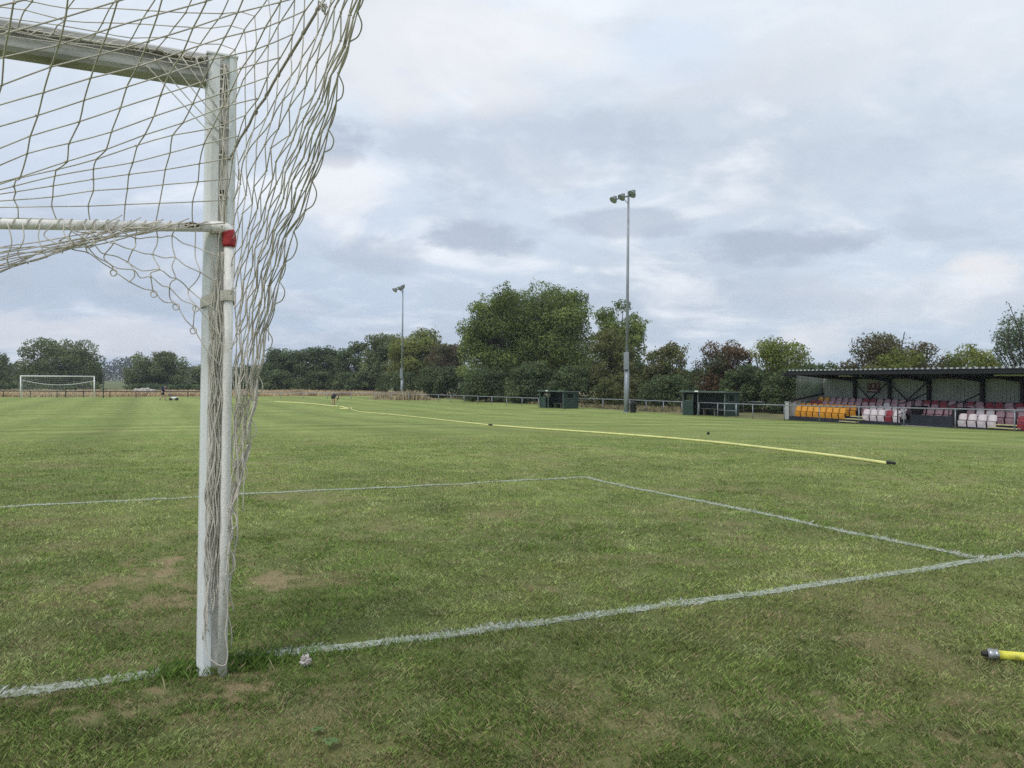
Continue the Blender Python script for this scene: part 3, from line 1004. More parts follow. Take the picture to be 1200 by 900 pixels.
# ------------------------------------------------------------------ floodlights
def floodlight(base, htop, lamps, label, box_h, scale=1.0):
    root = empty('floodlight', base, label=label, cat='floodlight')
    p = MB()
    T = base + Vector((0, 0, htop))
    T.x += .004 * htop
    mid = base.lerp(T, box_h / htop)
    p.tube([base - Vector((0, 0, .2)), base.lerp(T, .5 * box_h / htop), mid], [.19, .185, .18], 14)
    p.tube([mid, base.lerp(T, .6), T], [.115, .10, .075], 12)
    p.lathe([(.30, 0), (.30, .03), (.2, .04)], base + Vector((0, 0, .004)), n=16)
    p.build('pole', M['galv'], root)
    b = MB(); b.box(mid + Vector((-.06, -.16, .55)), (.36, .30, 1.25), bev=.03)
    b.build('control_box', M['galv'], root)
    arm = MB(); xs = [l[0] for l in lamps]
    ext = min(xs)
    arm.tube([T + Vector((.2, 0, -.05)), T + Vector((ext + .15, -.2, -.05 + lamps[0][1] * .8))], .05, 8)
    arm.tube([T + Vector((ext * .5, -.1, -.1)), T + Vector((0, 0, -.7))], .025, 6)
    arm.build('crossarm', M['galvdark'], root)
    for (dx, dz, r) in lamps:
        c = T + Vector((dx, -.15, dz))
        ax = Vector((-.55, -.35, -.75)).normalized()
        l = MB()
        l.lathe([(0.01, -r * .75), (r * .45, -r * .7), (r * .8, -r * .40), (r, 0), (r * 1.04, r * .12), (r * .98, r * .14)], c, ax, 18)
        l.box(c + ax * (-r * .75), (.26, .22, .26))
        lo = l.build('lamp', M['lamp'], root)
        g = MB(); g.lathe([(.001, r * .17), (r * .5, r * .155), (r * .95, r * .13)], c, ax, 18)
        g.build('glass', M['lens'], lo)
        y = MB(); y.tube([c + Vector((0, .1, .2)), T + Vector((dx * .9, -.15, dz * .6 - .02))], .03, 6)
        y.build('bracket', M['galvdark'], root)
    return root


b1 = gp(734, 483.2)
hb1 = (bp(735.5, 228, b1.y).z - b1.z)
k1 = b1.y / 920
floodlight(b1, hb1, [(-18 * k1, -7 * k1, 4.6 * k1), (-8.5 * k1, -4 * k1, 4.6 * k1), (3.5 * k1, 0, 5.2 * k1)], 'tall near floodlight pole with three lamps beside the litter bin', (bp(734, 432, b1.y).z - b1.z))
b2 = gp(471, 466.3)
hb2 = (bp(472.5, 337, b2.y).z - b2.z)
k2 = b2.y / 920
floodlight(b2, hb2, [(-9.5 * k2, -3.5 * k2, 3.2 * k2), (-3.5 * k2, -1.5 * k2, 3.2 * k2), (.3 * k2, 1.0 * k2, 2.2 * k2)], 'smaller-looking far floodlight pole in front of the yellow-green tree', (bp(471, 443, b2.y).z - b2.z))

# bin
bb = gp(742, 483.5)
root = empty('litter_bin', bb, label='black litter bin at the foot of the near floodlight', cat='bin')
m = MB(); m.lathe([(.19, 0), (.22, .1), (.24, .58), (.26, .60), (.26, .63), (.23, .64)], bb, n=20); m.build('body', M['binb'], root)
m = MB(); m.lathe([(.26, .645), (.25, .69), (.19, .76), (.1, .79), (.001, .80)], bb, n=20); m.box(bb + Vector((0, -.24, .71)), (.26, .06, .1)); m.build('lid', M['rub'], root)


# ------------------------------------------------------------------ dugouts
def dugout(pl, pm, pr_, h, dep, label, seed, winlight=True):
    """pl: front left ground, pm: front right corner ground, pr_: rear right corner ground"""
    ex = (pm - pl); ex.z = 0; W = ex.length; ex.normalize()
    ey = Vector((-ex.y, ex.x, 0))
    ez = Vector((0, 0, 1))
    o = pl.copy()
    root = empty('dugout', o, label=label, cat='dugout')
    def P(a, b, c): return o + ex * a + ey * b + ez * c
    ax = (ex, ey, ez)
    t = .05
    # rear wall of vertical boards
    m = MB()
    nb = 14
    for i in range(nb):
        w = W / nb
        m.box(P(w * (i + .5), dep - t / 2 + (i % 2) * .006, h * .47), (w - .008, t, h * .94), ax)
    m.build('back_wall', M['dugout'], root)
    # side walls with a window opening each
    for s, X in ((0, t / 2), (1, W - t / 2)):
        m = MB()
        wb, wt = h * .56, h * .86
        w0, w1 = dep * .22, dep * .72
        m.box(P(X, dep / 2, wb / 2), (t, dep - .12, wb), ax)
        m.box(P(X, w0 / 2 + .03, (wb + wt) / 2), (t, w0 - .06, wt - wb), ax)
        m.box(P(X, (w1 + dep) / 2 - .03, (wb + wt) / 2), (t, dep - w1 - .06, wt - wb), ax)
        m.box(P(X, dep / 2, (wt + h * .93) / 2), (t, dep - .12, h * .93 - wt), ax)
        wl = m.build('side_wall', M['dugout'], root)
        f = MB()
        f.box(P(X, (w0 + w1) / 2, wb + .02), (t + .04, w1 - w0, .05), ax); f.box(P(X, (w0 + w1) / 2, wt - .02), (t + .04, w1 - w0, .04), ax)
        for yy in (w0, w1): f.box(P(X, yy, (wb + wt) / 2), (t + .036, .05, wt - wb + .04), ax)
        f.build('window_frame', M['dugout_l'], wl)
    for X in (.04, W * .37, W - .04):
        m = MB(); m.box(P(X, -.01, h * .47), (.07, .07, h * .94), ax); m.build('front_post', M['dugout_l'], root)
    # half-height front board left of the first post, with a window frame above it
    m = MB(); m.box(P(W * .13, .03, h * .28), (W * .24, .04, h * .56), ax)
    m.build('front_board', M['dugout'], root)
    m = MB()
    m.box(P(W * .14, .03, h * .58), (W * .20, .06, .05), ax); m.box(P(W * .23, .03, h * .73), (.04, .05, h * .28), ax)
    m.build('front_window_frame', M['dugout_l'], root)
    # bench
    m = MB(); m.box(P(W * .62, dep * .55, h * .27), (W * .68, .32, .05), ax); bo = m.build('bench_seat', M['wood'], root)
    for X in (W * .35, W * .6, W * .85):
        m = MB(); m.box(P(X, dep * .55, h * .125), (.07, .26, h * .25), ax); m.build('bench_leg', M['wood'], root)
    # roof: slopes to the back
    m = MB()
    ov = .14
    a0, a1, a2, a3 = P(-ov, -ov, h * .96), P(W + ov, -ov, h * .96), P(W + ov, dep + ov, h * .90), P(-ov, dep + ov, h * .90)
    up = ez * .05
    m.add([a0, a1, a2, a3, a0 + up, a1 + up, a2 + up, a3 + up], [(0, 1, 2, 3), (4, 5, 6, 7), (0, 1, 5, 4), (1, 2, 6, 5), (2, 3, 7, 6), (3, 0, 4, 7)])
    ro = m.build('roof', M['felt'], root)
    m = MB(); m.box(P(W / 2, -ov - .02, h * .965), (W + 2 * ov + .04, .04, .11), ax); m.box(P(W + ov + .02, dep / 2, h * .945), (.035, dep + 2 * ov, .09), ax)
    m.build('fascia', M['dugout_l'], ro)
    m = MB(); m.box(P(W * .37, -ov - .06, h * .975), (.28, .05, .09), ax, .02); m.build('light', M['white'], root)
    return root


# smaller dugout (further away)
d1a, d1b, d1c = gp(632.5, 477.8), gp(660.5, 479.2), gp(676, 478.4)
dugout(d1a, d1b, d1c, (bp(640, 457.3, d1a.y).z - d1a.z), 1.55, 'smaller dark green wooden dugout, the farther of the two', 1)
d2a, d2b = gp(800, 486.2), gp(850, 488.2)
dugout(d2a, d2b, None, (bp(805, 457.6, d2a.y).z - d2a.z), 1.6, 'larger dark green wooden dugout, the nearer of the two, behind the front rail', 2)

# ------------------------------------------------------------------ the stand
n_out = Vector((-fd.y, fd.x, 0))
if n_out.dot(CX) < 0: n_out = -n_out
g925 = gp(925, 494.0)
# project onto a line 0.8 m behind the rail
S0 = F0 + n_out * .8
tpar = (g925 - S0).dot(fd)
# intersection of the view ray at px 925 with the front line
d = ray(925, 490); d.z = 0
# solve s*d = S0 + fd*t
det = d.x * (-fd.y) - (-fd.x) * d.y
s_ = (S0.x * (-fd.y) - (-fd.x) * S0.y) / det
P0 = Vector((d.x * s_, d.y * s_, 0))
GZ = terr(P0.x + fd.x * 6, P0.y + fd.y * 6)
print('stand origin', P0, 'gz', GZ, 'terr', terr(P0.x, P0.y))
SL, SD = 18.0, 2.5


def SP(a, b, c): return P0 + fd * a + n_out * b + Vector((0, 0, GZ + c))


def along(px, b):               # how far along the stand a picture column lies, at depth b
    d = ray(px, 460); q = P0 + n_out * b
    det = d.x * (-fd.y) + fd.x * d.y
    s = (q.x * (-fd.y) + fd.x * q.y) / det
    return (Vector((d.x * s, d.y * s, 0)) - q).dot(fd)


def zat(py, a, b, px=None):     # height above the stand's ground of picture row py at a place of the stand
    p = SP(a, b, 0); return bp(px or 1060, py, p.y).z - GZ


sax = (fd, n_out, Vector((0, 0, 1)))
stand = empty('covered_stand', SP(0, 0, 0), label='long low covered spectator stand with black frame and tip-up seats', cat='stand')
postx = [along(p, SD - .1) for p in (962.5, 1002, 1043, 1089, 1152, 1199)]
print('posts', postx, 'front edge px1200', along(1200, 0))
zr_front = 2.62; zr_back = 2.34
for a in (0, 6, 12): print('roof z', a, zat(439 - a * .4, a, -.4, 932 + a * 20), 'rear', zat(443, a, SD))
ROW_H = [.0, .17, .34, .51]; ROW_D = [.32, .86, 1.40, 1.94]

# floor / riser terraces
terr_m = MB()
for k in range(4):
    y0 = ROW_D[k] - .29; y1 = ROW_D[k] + .25 if k < 3 else SD
    h = .10 + ROW_H[k]
    terr_m.box(SP(SL / 2, (y0 + y1) / 2, h / 2 - .1), (SL, y1 - y0 - .006, h + .2), sax, .01)
terr_m.build('terrace', M['navywall'], stand)
front = MB()
front.box(SP(SL / 2, -.05, .02), (SL, .05, .30), sax, .01)
front.build('front_plinth', M['navywall'], stand)
# concrete lip in the gap
m = MB(); m.box(SP(along(1084, -.3), -.30, .03), (2.3, .35, .10), sax); m.build('concrete_lip', M['conc'], stand)


def corrugated(p0, ex, ey, L_, H_, pitch=.19, depth=.03, nrm=None):
    """ribbed sheet: p0 origin, ex along, ey up, trapezoid ribs"""
    nrm = nrm or ex.cross(ey).normalized()
    m = MB(); n = int(L_ / pitch)
    xs = []
    for i in range(n):
        x = i * pitch
        xs += [(x, 0), (x + pitch * .55, 0), (x + pitch * .68, depth), (x + pitch * .87, depth)]
    xs.append((n * pitch, 0))
    vs = []; fs = []
    for (x, dd) in xs:
        vs += [p0 + ex * x + nrm * dd, p0 + ex * x + ey * H_ + nrm * dd]
        vs += [p0 + ex * x + nrm * (dd + .006), p0 + ex * x + ey * H_ + nrm * (dd + .006)]
    for i in range(len(xs) - 1):
        a = i * 4; b = a + 4
        fs += [(a, b, b + 1, a + 1), (a + 2, a + 3, b + 3, b + 2), (a, a + 2, b + 2, b), (a + 1, b + 1, b + 3, a + 3)]
    return m.add(vs, fs)


Z = Vector((0, 0, 1))
corrugated(SP(0, SD, 0), fd, Z, SL, zr_back, nrm=-n_out).build('back_wall', M['sheet'], stand)
# roof sheet, ribs running front to back, pale rib ends
sl = SP(0, SD + .2, zr_back) - SP(0, -.55, zr_front)
rl = sl.length; sld = sl.normalized()
ro = corrugated(SP(.40, -.55, zr_front + .10), fd, sld, SL - .40, rl, pitch=.30, depth=.07, nrm=fd.cross(sld).normalized() if fd.cross(sld).z > 0 else -(fd.cross(sld).normalized())).build('roof', M['roof'], stand)
m = MB()
for i in range(int((SL - .5) / .30)):
    m.box(SP(.40 + .30 * i + .23, -.575, zr_front + .14), (.12, .03, .075), sax)
m.build('rib_end', M['sheetl'], ro)
m = MB(); m.box(SP(SL / 2 + .18, -.48, zr_front - .01), (SL - .36, .08, .20), sax); m.build('front_fascia', M['black'], stand)
m = MB()
for b in (.1, .8, 1.5, 2.2):
    t = (b + .55) / rl
    m.box(SP(SL / 2 + .18, b, zr_front + (zr_back - zr_front) * t - .02), (SL - .36, .06, .12), sax)
m.build('purlin', M['black'], stand)
# end verge of the roof
m = MB(); mid = (SP(.37, -.5, zr_front + .03) + SP(.30, SD + .1, zr_back + .03)) / 2
vd_ = (SP(.30, SD + .1, zr_back + .03) - SP(.37, -.5, zr_front + .03)).normalized(); m.box(mid, (.05, rl, .16), (vd_.cross(Z).normalized(), vd_, vd_.cross(Z).normalized().cross(vd_))); m.build('verge_board', M['black'], stand)
step = 3.0
for i, a in enumerate(postx + [postx[-1] + 3]):
    if a > SL: continue
    m = MB(); w = .16
    m.box(SP(a, SD - .14, (zr_back) / 2 + .1), (w, .14, zr_back - .22), sax)
    m.build('column', M['black'], stand)
    m = MB(); t0 = SP(a, SD - .1, zr_back - .12); t1 = SP(a, -.4, zr_front - .08)
    dd = (t1 - t0); ln = dd.length; dd.normalize()
    m.box((t0 + t1) / 2, (.10, ln, .18), (fd, dd, fd.cross(dd))); m.build('rafter', M['black'], stand)
# back rail and braces
zl = .62 + .45
m = MB(); m.box(SP(SL / 2, SD - .10, zl + .12), (SL, .05, .07), sax); m.build('back_rail', M['black'], stand)


def brace(a0, z0, a1, z1):
    m = MB(); p, q = SP(a0, SD - .24, z0), SP(a1, SD - .24, z1)
    dd = q - p; ln = dd.length; dd.normalize()
    m.box((p + q) / 2, (ln, .04, .07), (dd, n_out, dd.cross(n_out))); m.build('brace', M['black'], stand)


for a, b in ((postx[1], postx[2]), (postx[2], postx[3])):
    c = (a + b) / 2
    brace(a, zr_back - .18, c, zl + .12); brace(c, zl + .12, b, zr_back - .18)
# left end: sloping ribbed side wall, black rail, clear panel above
z0s, z1s = 1.0, 1.42
m = MB()
pitch = .2; n = int(SD / pitch); vs = []; fs = []
for i in range(n + 1):
    b = i * pitch; t = b / SD; hh = z0s + (z1s - z0s) * t
    dd = .03 if i % 2 else 0
    vs += [SP(.02 - dd, b, -.1), SP(.02 - dd, b, hh), SP(.06 - dd, b, -.1), SP(.06 - dd, b, hh)]
    if i:
        q = i * 4; a = q - 4
        fs += [(a, q, q + 1, a + 1), (a + 2, a + 3, q + 3, q + 2), (a + 1, q + 1, q + 3, a + 3)]
m.add(vs, fs); m.build('side_wall', M['sheetl'], stand)
m = MB(); p, q = SP(.04, 0, z0s + .02), SP(.04, SD, z1s + .02); dd = (q - p); ln = dd.length; dd.normalize()
m.box((p + q) / 2, (.09, ln, .09), (fd, dd, fd.cross(dd))); m.build('side_rail', M['black'], stand)
m = MB(); m.add([SP(.04, .55, z0s + .13), SP(.04, SD - .1, z1s + .04), SP(.04, SD - .1, zr_back - .02), SP(.04, .55, zr_front - .14),
                 SP(.05, .55, z0s + .13), SP(.05, SD - .1, z1s + .04), SP(.05, SD - .1, zr_back - .02), SP(.05, .55, zr_front - .14)],
                [(0, 1, 2, 3), (4, 5, 6, 7), (0, 1, 5, 4), (1, 2, 6, 5), (2, 3, 7, 6), (3, 0, 4, 7)])
m.build('clear_panel', M['poly'], stand)
m = MB(); m.box(SP(.04, .52, (zr_front + z0s) / 2), (.05, .05, zr_front - z0s - .2), sax); m.build('panel_post', M['galvdark'], stand)
m = MB(); m.box(SP(-.05, -.12, .45), (.30, .05, .95), sax); m.box(SP(-.05, -.12, .95), (.36, .09, .05), sax)
m.build('end_panel', M['sheetl'], stand)
# ceiling light fittings
for a in (along(1006, .9), along(1196, .9), along(1196, .9) + 5):
    m = MB(); m.box(SP(a, .3, zr_front - .17), (1.5, .12, .08), sax, .02); m.build('light_fitting', M['tubel'], stand)
# club sign on the back wall
sa0, sa1 = along(1016, SD - .1), along(1030.5, SD - .1)
sw = sa1 - sa0; sc_ = (sa0 + sa1) / 2
zt, zb = 2.12, 1.55
sign = MB(); sign.box(SP(sc_, SD - .06, (zt + zb) / 2), (sw, .03, zt - zb), sax)
sign = sign.build('sign', M['sign'], stand)
m = MB(); yb = SD - .085
hh = zt - zb


def sg(cx, cz, w, h_): m.box(SP(sc_ + cx * sw, yb, zb + cz * hh), (w * sw, .012, h_ * hh), sax, .002)
sg(0, .95, .86, .07)                         # pale strip over the top
# central emblem: a shield-like cup on a foot
sg(0, .74, .22, .10); sg(0, .66, .15, .10); sg(0, .58, .07, .10); sg(0, .50, .13, .05)
# blocks of worn letters each side
for cx in (-.36, .36):
    for cz in (.78, .66, .54):
        sg(cx - .04, cz, .03, .09); sg(cx + .04, cz, .03, .09); sg(cx, cz + .03, .07, .03)
sg(0, .20, .60, .10); sg(-.40, .20, .08, .12); sg(.40, .20, .08, .12)
m.build('sign_marks', M['signw'], sign)

# aisles: stairs with pale edges, handrails
for (pxa, wid) in ((1000, 1.1), (1174, 1.3)):
    a = along(pxa, 0)
    for k in range(3):
        m = MB(); m.box(SP(a + .0 + k * .12, -.28 + k * .26 + (.0 if k else -.02), .07 + .13 * k), (wid, .24, .045), sax); m.build('step', M['step'], stand)
        m = MB(); m.box(SP(a + .0 + k * .12, -.26 + k * .26, .0 + .065 * k), (wid - .06, .20, .09 + .13 * k), sax); m.build('step_riser', M['navywall'], stand)
for (pxa, pxb) in ((1053, 1070), (1113, 1150)):
    a = along(pxa, .1)
    m = MB()
    A_ = SP(a, .05, 1.05); B_ = SP(a, 1.0, 1.25); C_ = SP(a, SD - .4, 1.62)
    m.tube([SP(a, .05, 0), A_], .03, 8); m.tube([A_, B_, C_], .03, 8); m.tube([SP(a, 1.0, .3), B_], .03, 8); m.tube([SP(a, .05, .55), SP(a, 1.0, .77)], .02, 6)
    m.build('handrail', M['black'], stand)
# dark boarded recess between the two aisles
ra0, ra1 = along(1068, 0), along(1118, 0)
m = MB(); m.box(SP((ra0 + ra1) / 2, -.02, .28), (ra1 - ra0, .05, .62), sax); m.build('recess_board', M['navywall'], stand)
for q in (ra0 + .02, ra1 - .02):
    m = MB(); m.box(SP(q, .5, .5), (.05, 1.1, 1.0), sax); m.build('recess_side', M['black'], stand)

# seats
PITCHS = .47


def make_seat(color):
    root = empty('stadium_seat', (0, 0, 0))
    # local frame: x along the row, y away from the pitch, z up; origin on the terrace
    m = MB()
    vs = []; fs = []
    nx, nz = 6, 6
    for j in range(nz + 1):
        for i in range(nx + 1):
            u = i / nx * 2 - 1; v = j / nz
            w = .198 * (1 - .16 * v ** 3 - .05 * (1 - v) ** 2)
            x = u * w
            z = .44 + v * .29 - (abs(u) ** 6) * .03 * (1 if v > .9 else 0)
            y = .10 + v * .07 - .035 * u * u
            vs.append((x, y, z)); 
    n = len(vs)
    vs += [(x, y + .02, z) for (x, y, z) in vs]
    for j in range(nz):
        for i in range(nx):
            a = j * (nx + 1) + i
            fs.append((a, a + 1, a + nx + 2, a + nx + 1)); fs.append((n + a, n + a + nx + 1, n + a + nx + 2, n + a + 1))
    for i in range(nx):
        a = nz * (nx + 1) + i; fs.append((a, a + 1, n + a + 1, n + a)); fs.append((i, n + i, n + i + 1, i + 1))
    for j in range(nz):
        a = j * (nx + 1); fs.append((a, a + nx + 1, n + a + nx + 1, n + a)); a += nx; fs.append((a, n + a, n + a + nx + 1, a + nx + 1))
    m.add(vs, fs, True); m.build('backrest', SEAT[color], root)
    m = MB()                             # tipped-up pan, standing in front of the back's lower part
    m.box(Vector((0, .045, .27)), (.385, .05, .28), (Vector((1, 0, 0)), Vector((0, .98, .17)).normalized(), Vector((0, -.17, .98)).normalized()), .02)
    m.box(Vector((0, .028, .405)), (.38, .06, .03), bev=.01)
    m.build('seat_pan', SEAT[color], root)
    m = MB()
    for s in (-.16, .16):
        m.box(Vector((s, .11, .22)), (.035, .10, .40), bev=.008)
    m.box(Vector((0, .13, .40)), (.46, .03, .04), bev=.008)
    m.build('bracket', M['black'], root)
    return root


def copy_thing(o):
    c = o.copy(); COL.objects.link(c)
    for ch in o.children:
        d = ch.copy(); COL.objects.link(d); d.parent = c
        d.matrix_parent_inverse = ch.matrix_parent_inverse.copy()
    return c


rows = [
    # row 1 (front): (px start, count, colours)
    ('front', 0, [(931, 'O' * 8), (1010, 'WWWCW'), (1121, 'WWWW'), (1190, 'CCCC')]),
    ('second', 1, [(936, 'O' * 9), (1009, 'PWWWWW'), (1074, 'PPPP'), (1119, 'PPWWPP'), (1190, 'PPCP')]),
    ('third', 2, [(948, 'RR' + 'P' * 7 + 'PPWPPPPPP' + 'RRPPPRRPPPCRPP')]),
    ('back', 3, [(957, 'OO' + 'P' * 5 + 'CC' + 'PPPPPP' + 'RRRPPRPRRPRRRPP')]),
]
CN = {'O': 'orange', 'W': 'white', 'P': 'pink', 'C': 'crimson', 'R': 'crimson'}
DESC = {'orange': 'bright orange', 'white': 'chalky white', 'pink': 'faded pink', 'crimson': 'dark crimson'}
protos = {}
rz = math.atan2(fd.y, fd.x)
for rname, k, blocks in rows:
    for (px, s) in blocks:
        a0 = along(px, ROW_D[k] - .1) + .1
        for i, ch in enumerate(s):
            a = a0 + PITCHS * i + PITCHS / 2
            if a > SL - .2: continue
            if k == 2 or k == 3:
                pass
            col = CN[ch]
            if col not in protos:
                o = protos[col] = make_seat(col)
            else:
                o = copy_thing(protos[col])
            o.location = SP(a, ROW_D[k] - .22, .0 + ROW_H[k])
            o.rotation_euler = (0, 0, rz)
            lone = (rname == 'front' and ch == 'C' and px < 1100)
            if lone:
                lab = 'single dark crimson tip-up seat among white ones in the front row'
                grp = 'tip-up seats in the stand'
            else:
                blk = {931: 'left block of the front row', 1010: 'middle block of the front row', 1121: 'front row left of the right steps', 1190: 'block right of the right-hand steps', 936: 'left block of the second row',
                       1009: 'middle block of the second row', 1074: 'second row behind the dark recess', 1119: 'second row left of the right steps'}.get(px)
                if px == 1190: blk = 'front row past the right steps' if k == 0 else 'second row past the right steps'
                blk = blk or f'{rname} row of the stand'
                lab = f'{DESC[col]} plastic tip-up seat in the {blk}'
                grp = f'{DESC[col]} seats, {blk}'
            tag(o, lab, 'seat', grp)

# ------------------------------------------------------------------ far goal
def far_goal():
    a, b = gp(24.5, 465.0), gp(111.5, 466.2)
    z_ = .5 * (a.y + b.y)
    b = Vector((b.x, b.y, b.z))
    # regulation width, aligned with the goal line
    u = -CX
    b = a + CX * 7.44
    k = (bp(111.5, 466.2, 1).x) / 1.0
    # put the right post on its picture column, left post one goal width further along the line
    mid = bp(68, 465.6, 1)
    dist = (a.length + 0)
    h = 2.44 + .12
    dmid = gp(68, 465.7)
    # scale the depth so that the goal is as wide in the picture as in the photo
    dep = dmid.y
    for _ in range(40):
        m = Vector((mid.x * dep, dep, 0))
        l = m - CX * 3.72; r_ = m + CX * 3.72
        w = F * (r_.x / r_.y - l.x / l.y)
        dep *= (w / 87.0)
    print('far goal depth by width', dep, 'by ground', dmid.y)
    dep = .5 * dep + .5 * dmid.y
    m = Vector((mid.x * dep, dep, 0)); l = m - CX * 3.72; r_ = m + CX * 3.72
    for p in (l, r_): p.z = terr(p.x, p.y)
    h = bp(24.5, 440.0, l.y).z - l.z
    print('far goal height', h, 'width', (r_ - l).length)
    root = empty('football_goal', (m.x, m.y, l.z), label='far white football goal with sagging net, small at the left of the photo', cat='goal')
    up = Vector((0, 0, 1)); bk = AX
    for p in (l, r_):
        q = MB(); q.tube([p - up * .1, p + up * (h - .05)], .062, 10); q.build('post', M['white'], root)
    q = MB(); q.tube([l + up * (h - .06) - CX * .06, r_ + up * (h - .06) + CX * .06], .062, 10); q.build('crossbar', M['white'], root)
    net = MB()
    nx, nz = 40, 14
    def back(s, t):     # s across 0..1, t from crossbar (0) down the back to the ground (1)
        top = l.lerp(r_, s) + up * (h - .08)
        sag = .55 * 4 * s * (1 - s)
        if t < .3:
            q = t / .3
            return top + bk * (1.5 * q) - up * (.45 * q + sag * q)
        q = (t - .3) / .7
        g = top + bk * 1.5 - up * (.45 + sag)
        e = l.lerp(r_, s) + bk * (1.9 - .0)
        e.z = l.z + .02
        return g.lerp(e, q)
    for i in range(nx + 1):
        net.tube([back(i / nx, j / nz) for j in range(nz + 1)], .004, 3, False)
    for j in range(1, nz + 1):
        net.tube([back(i / nx, j / nz) for i in range(nx + 1)], .004, 3, False)
    net.build('net', M['white'], root)
    sn = MB()
    for s in (0, 1):
        for j in range(1, 11):
            q = j / 10
            A_ = (l if s == 0 else r_) + up * (h - .08) * q
            B_ = back(s, .3 + .7 * (1 - q)) if q < 1 else back(s, .3)
            sn.tube([A_, B_], .004, 3, False)
        for j in range(1, 8):
            q = j / 8
            sn.tube([((l if s == 0 else r_)).lerp(back(s, 1), q), ((l if s == 0 else r_) + up * (h - .08)).lerp(back(s, .3), q)], .004, 3, False)
    sn.build('side_net', M['white'], root)
    # the sagging white support rope seen through the mouth
    rp = MB(); rp.tube([back(i / 20, .3) for i in range(21)], .028, 6); rp.build('net_rope', M['white'], root)


far_goal()

# dark posts behind the far goal
for (px, py0, py1, lab) in ((77, 453, 465.5, 'short dark post beyond the far goal net'), (121, 440, 466.3, 'tall dark green post just right of the far goal')):
    g = gp(px, py1); h = bp(px, py0, g.y).z - g.z
    m = MB(); m.tube([g - Vector((0, 0, .1)), g + Vector((0, 0, h))], .06, 8); m.lathe([(.075, 0), (.075, .05), (.01, .08)], g + Vector((0, 0, h)), n=8)
    tag(m.build('net_post', M['grn_post']), lab, 'post')

# pale heap behind the fence
rs = np.random.default_rng(3)
for (pa, pb, lab, seed) in ((160, 167, 'small white heap beyond the far fence, left of the walking person', 1), (168, 180, 'long low pale heap beyond the far fence beside the walking person', 2)):
    A_, B_ = gp(pa, 463.2), gp(pb, 463.2)
    bm = bmesh.new()
    for i in range(16):
        t = rs.random(); c = A_.lerp(B_, t); c.z += .35 + rs.random() * .35
        r_ = .25 + rs.random() * .25
        mt = Matrix.Translation(c) @ Matrix.Diagonal((r_ * 1.5, r_, r_ * .8, 1))
        ret = bmesh.ops.create_icosphere(bm, subdivisions=2, radius=1, matrix=mt)
        for v in ret['verts']: v.co += Vector(rs.normal(0, .04, 3))
    me = bpy.data.meshes.new('rubble_heap'); bm.to_mesh(me); bm.free(); me.materials.append(M['stone'])
    o = bpy.data.objects.new('rubble_heap', me); COL.objects.link(o)
    tag(o, lab, 'heap')


# ------------------------------------------------------------------ people
def skinned(name, pts, edges, radii, m, parent, roots=(0,), sub=1):
    me = bpy.data.meshes.new(name)
    me.from_pydata([tuple(p) for p in pts], edges, [])
    me.materials.append(m)
    o = bpy.data.objects.new(name, me); COL.objects.link(o)
    md = o.modifiers.new('Skin', 'SKIN'); md.use_smooth_shade = True
    if not me.skin_vertices: pass
    sv = me.skin_vertices[0].data
    for i, r_ in enumerate(radii):
        sv[i].radius = (r_, r_) if not isinstance(r_, tuple) else r_
        sv[i].use_root = i in roots
    s = o.modifiers.new('Sub', 'SUBSURF'); s.levels = sub; s.render_levels = sub
    o.parent = parent
    return o


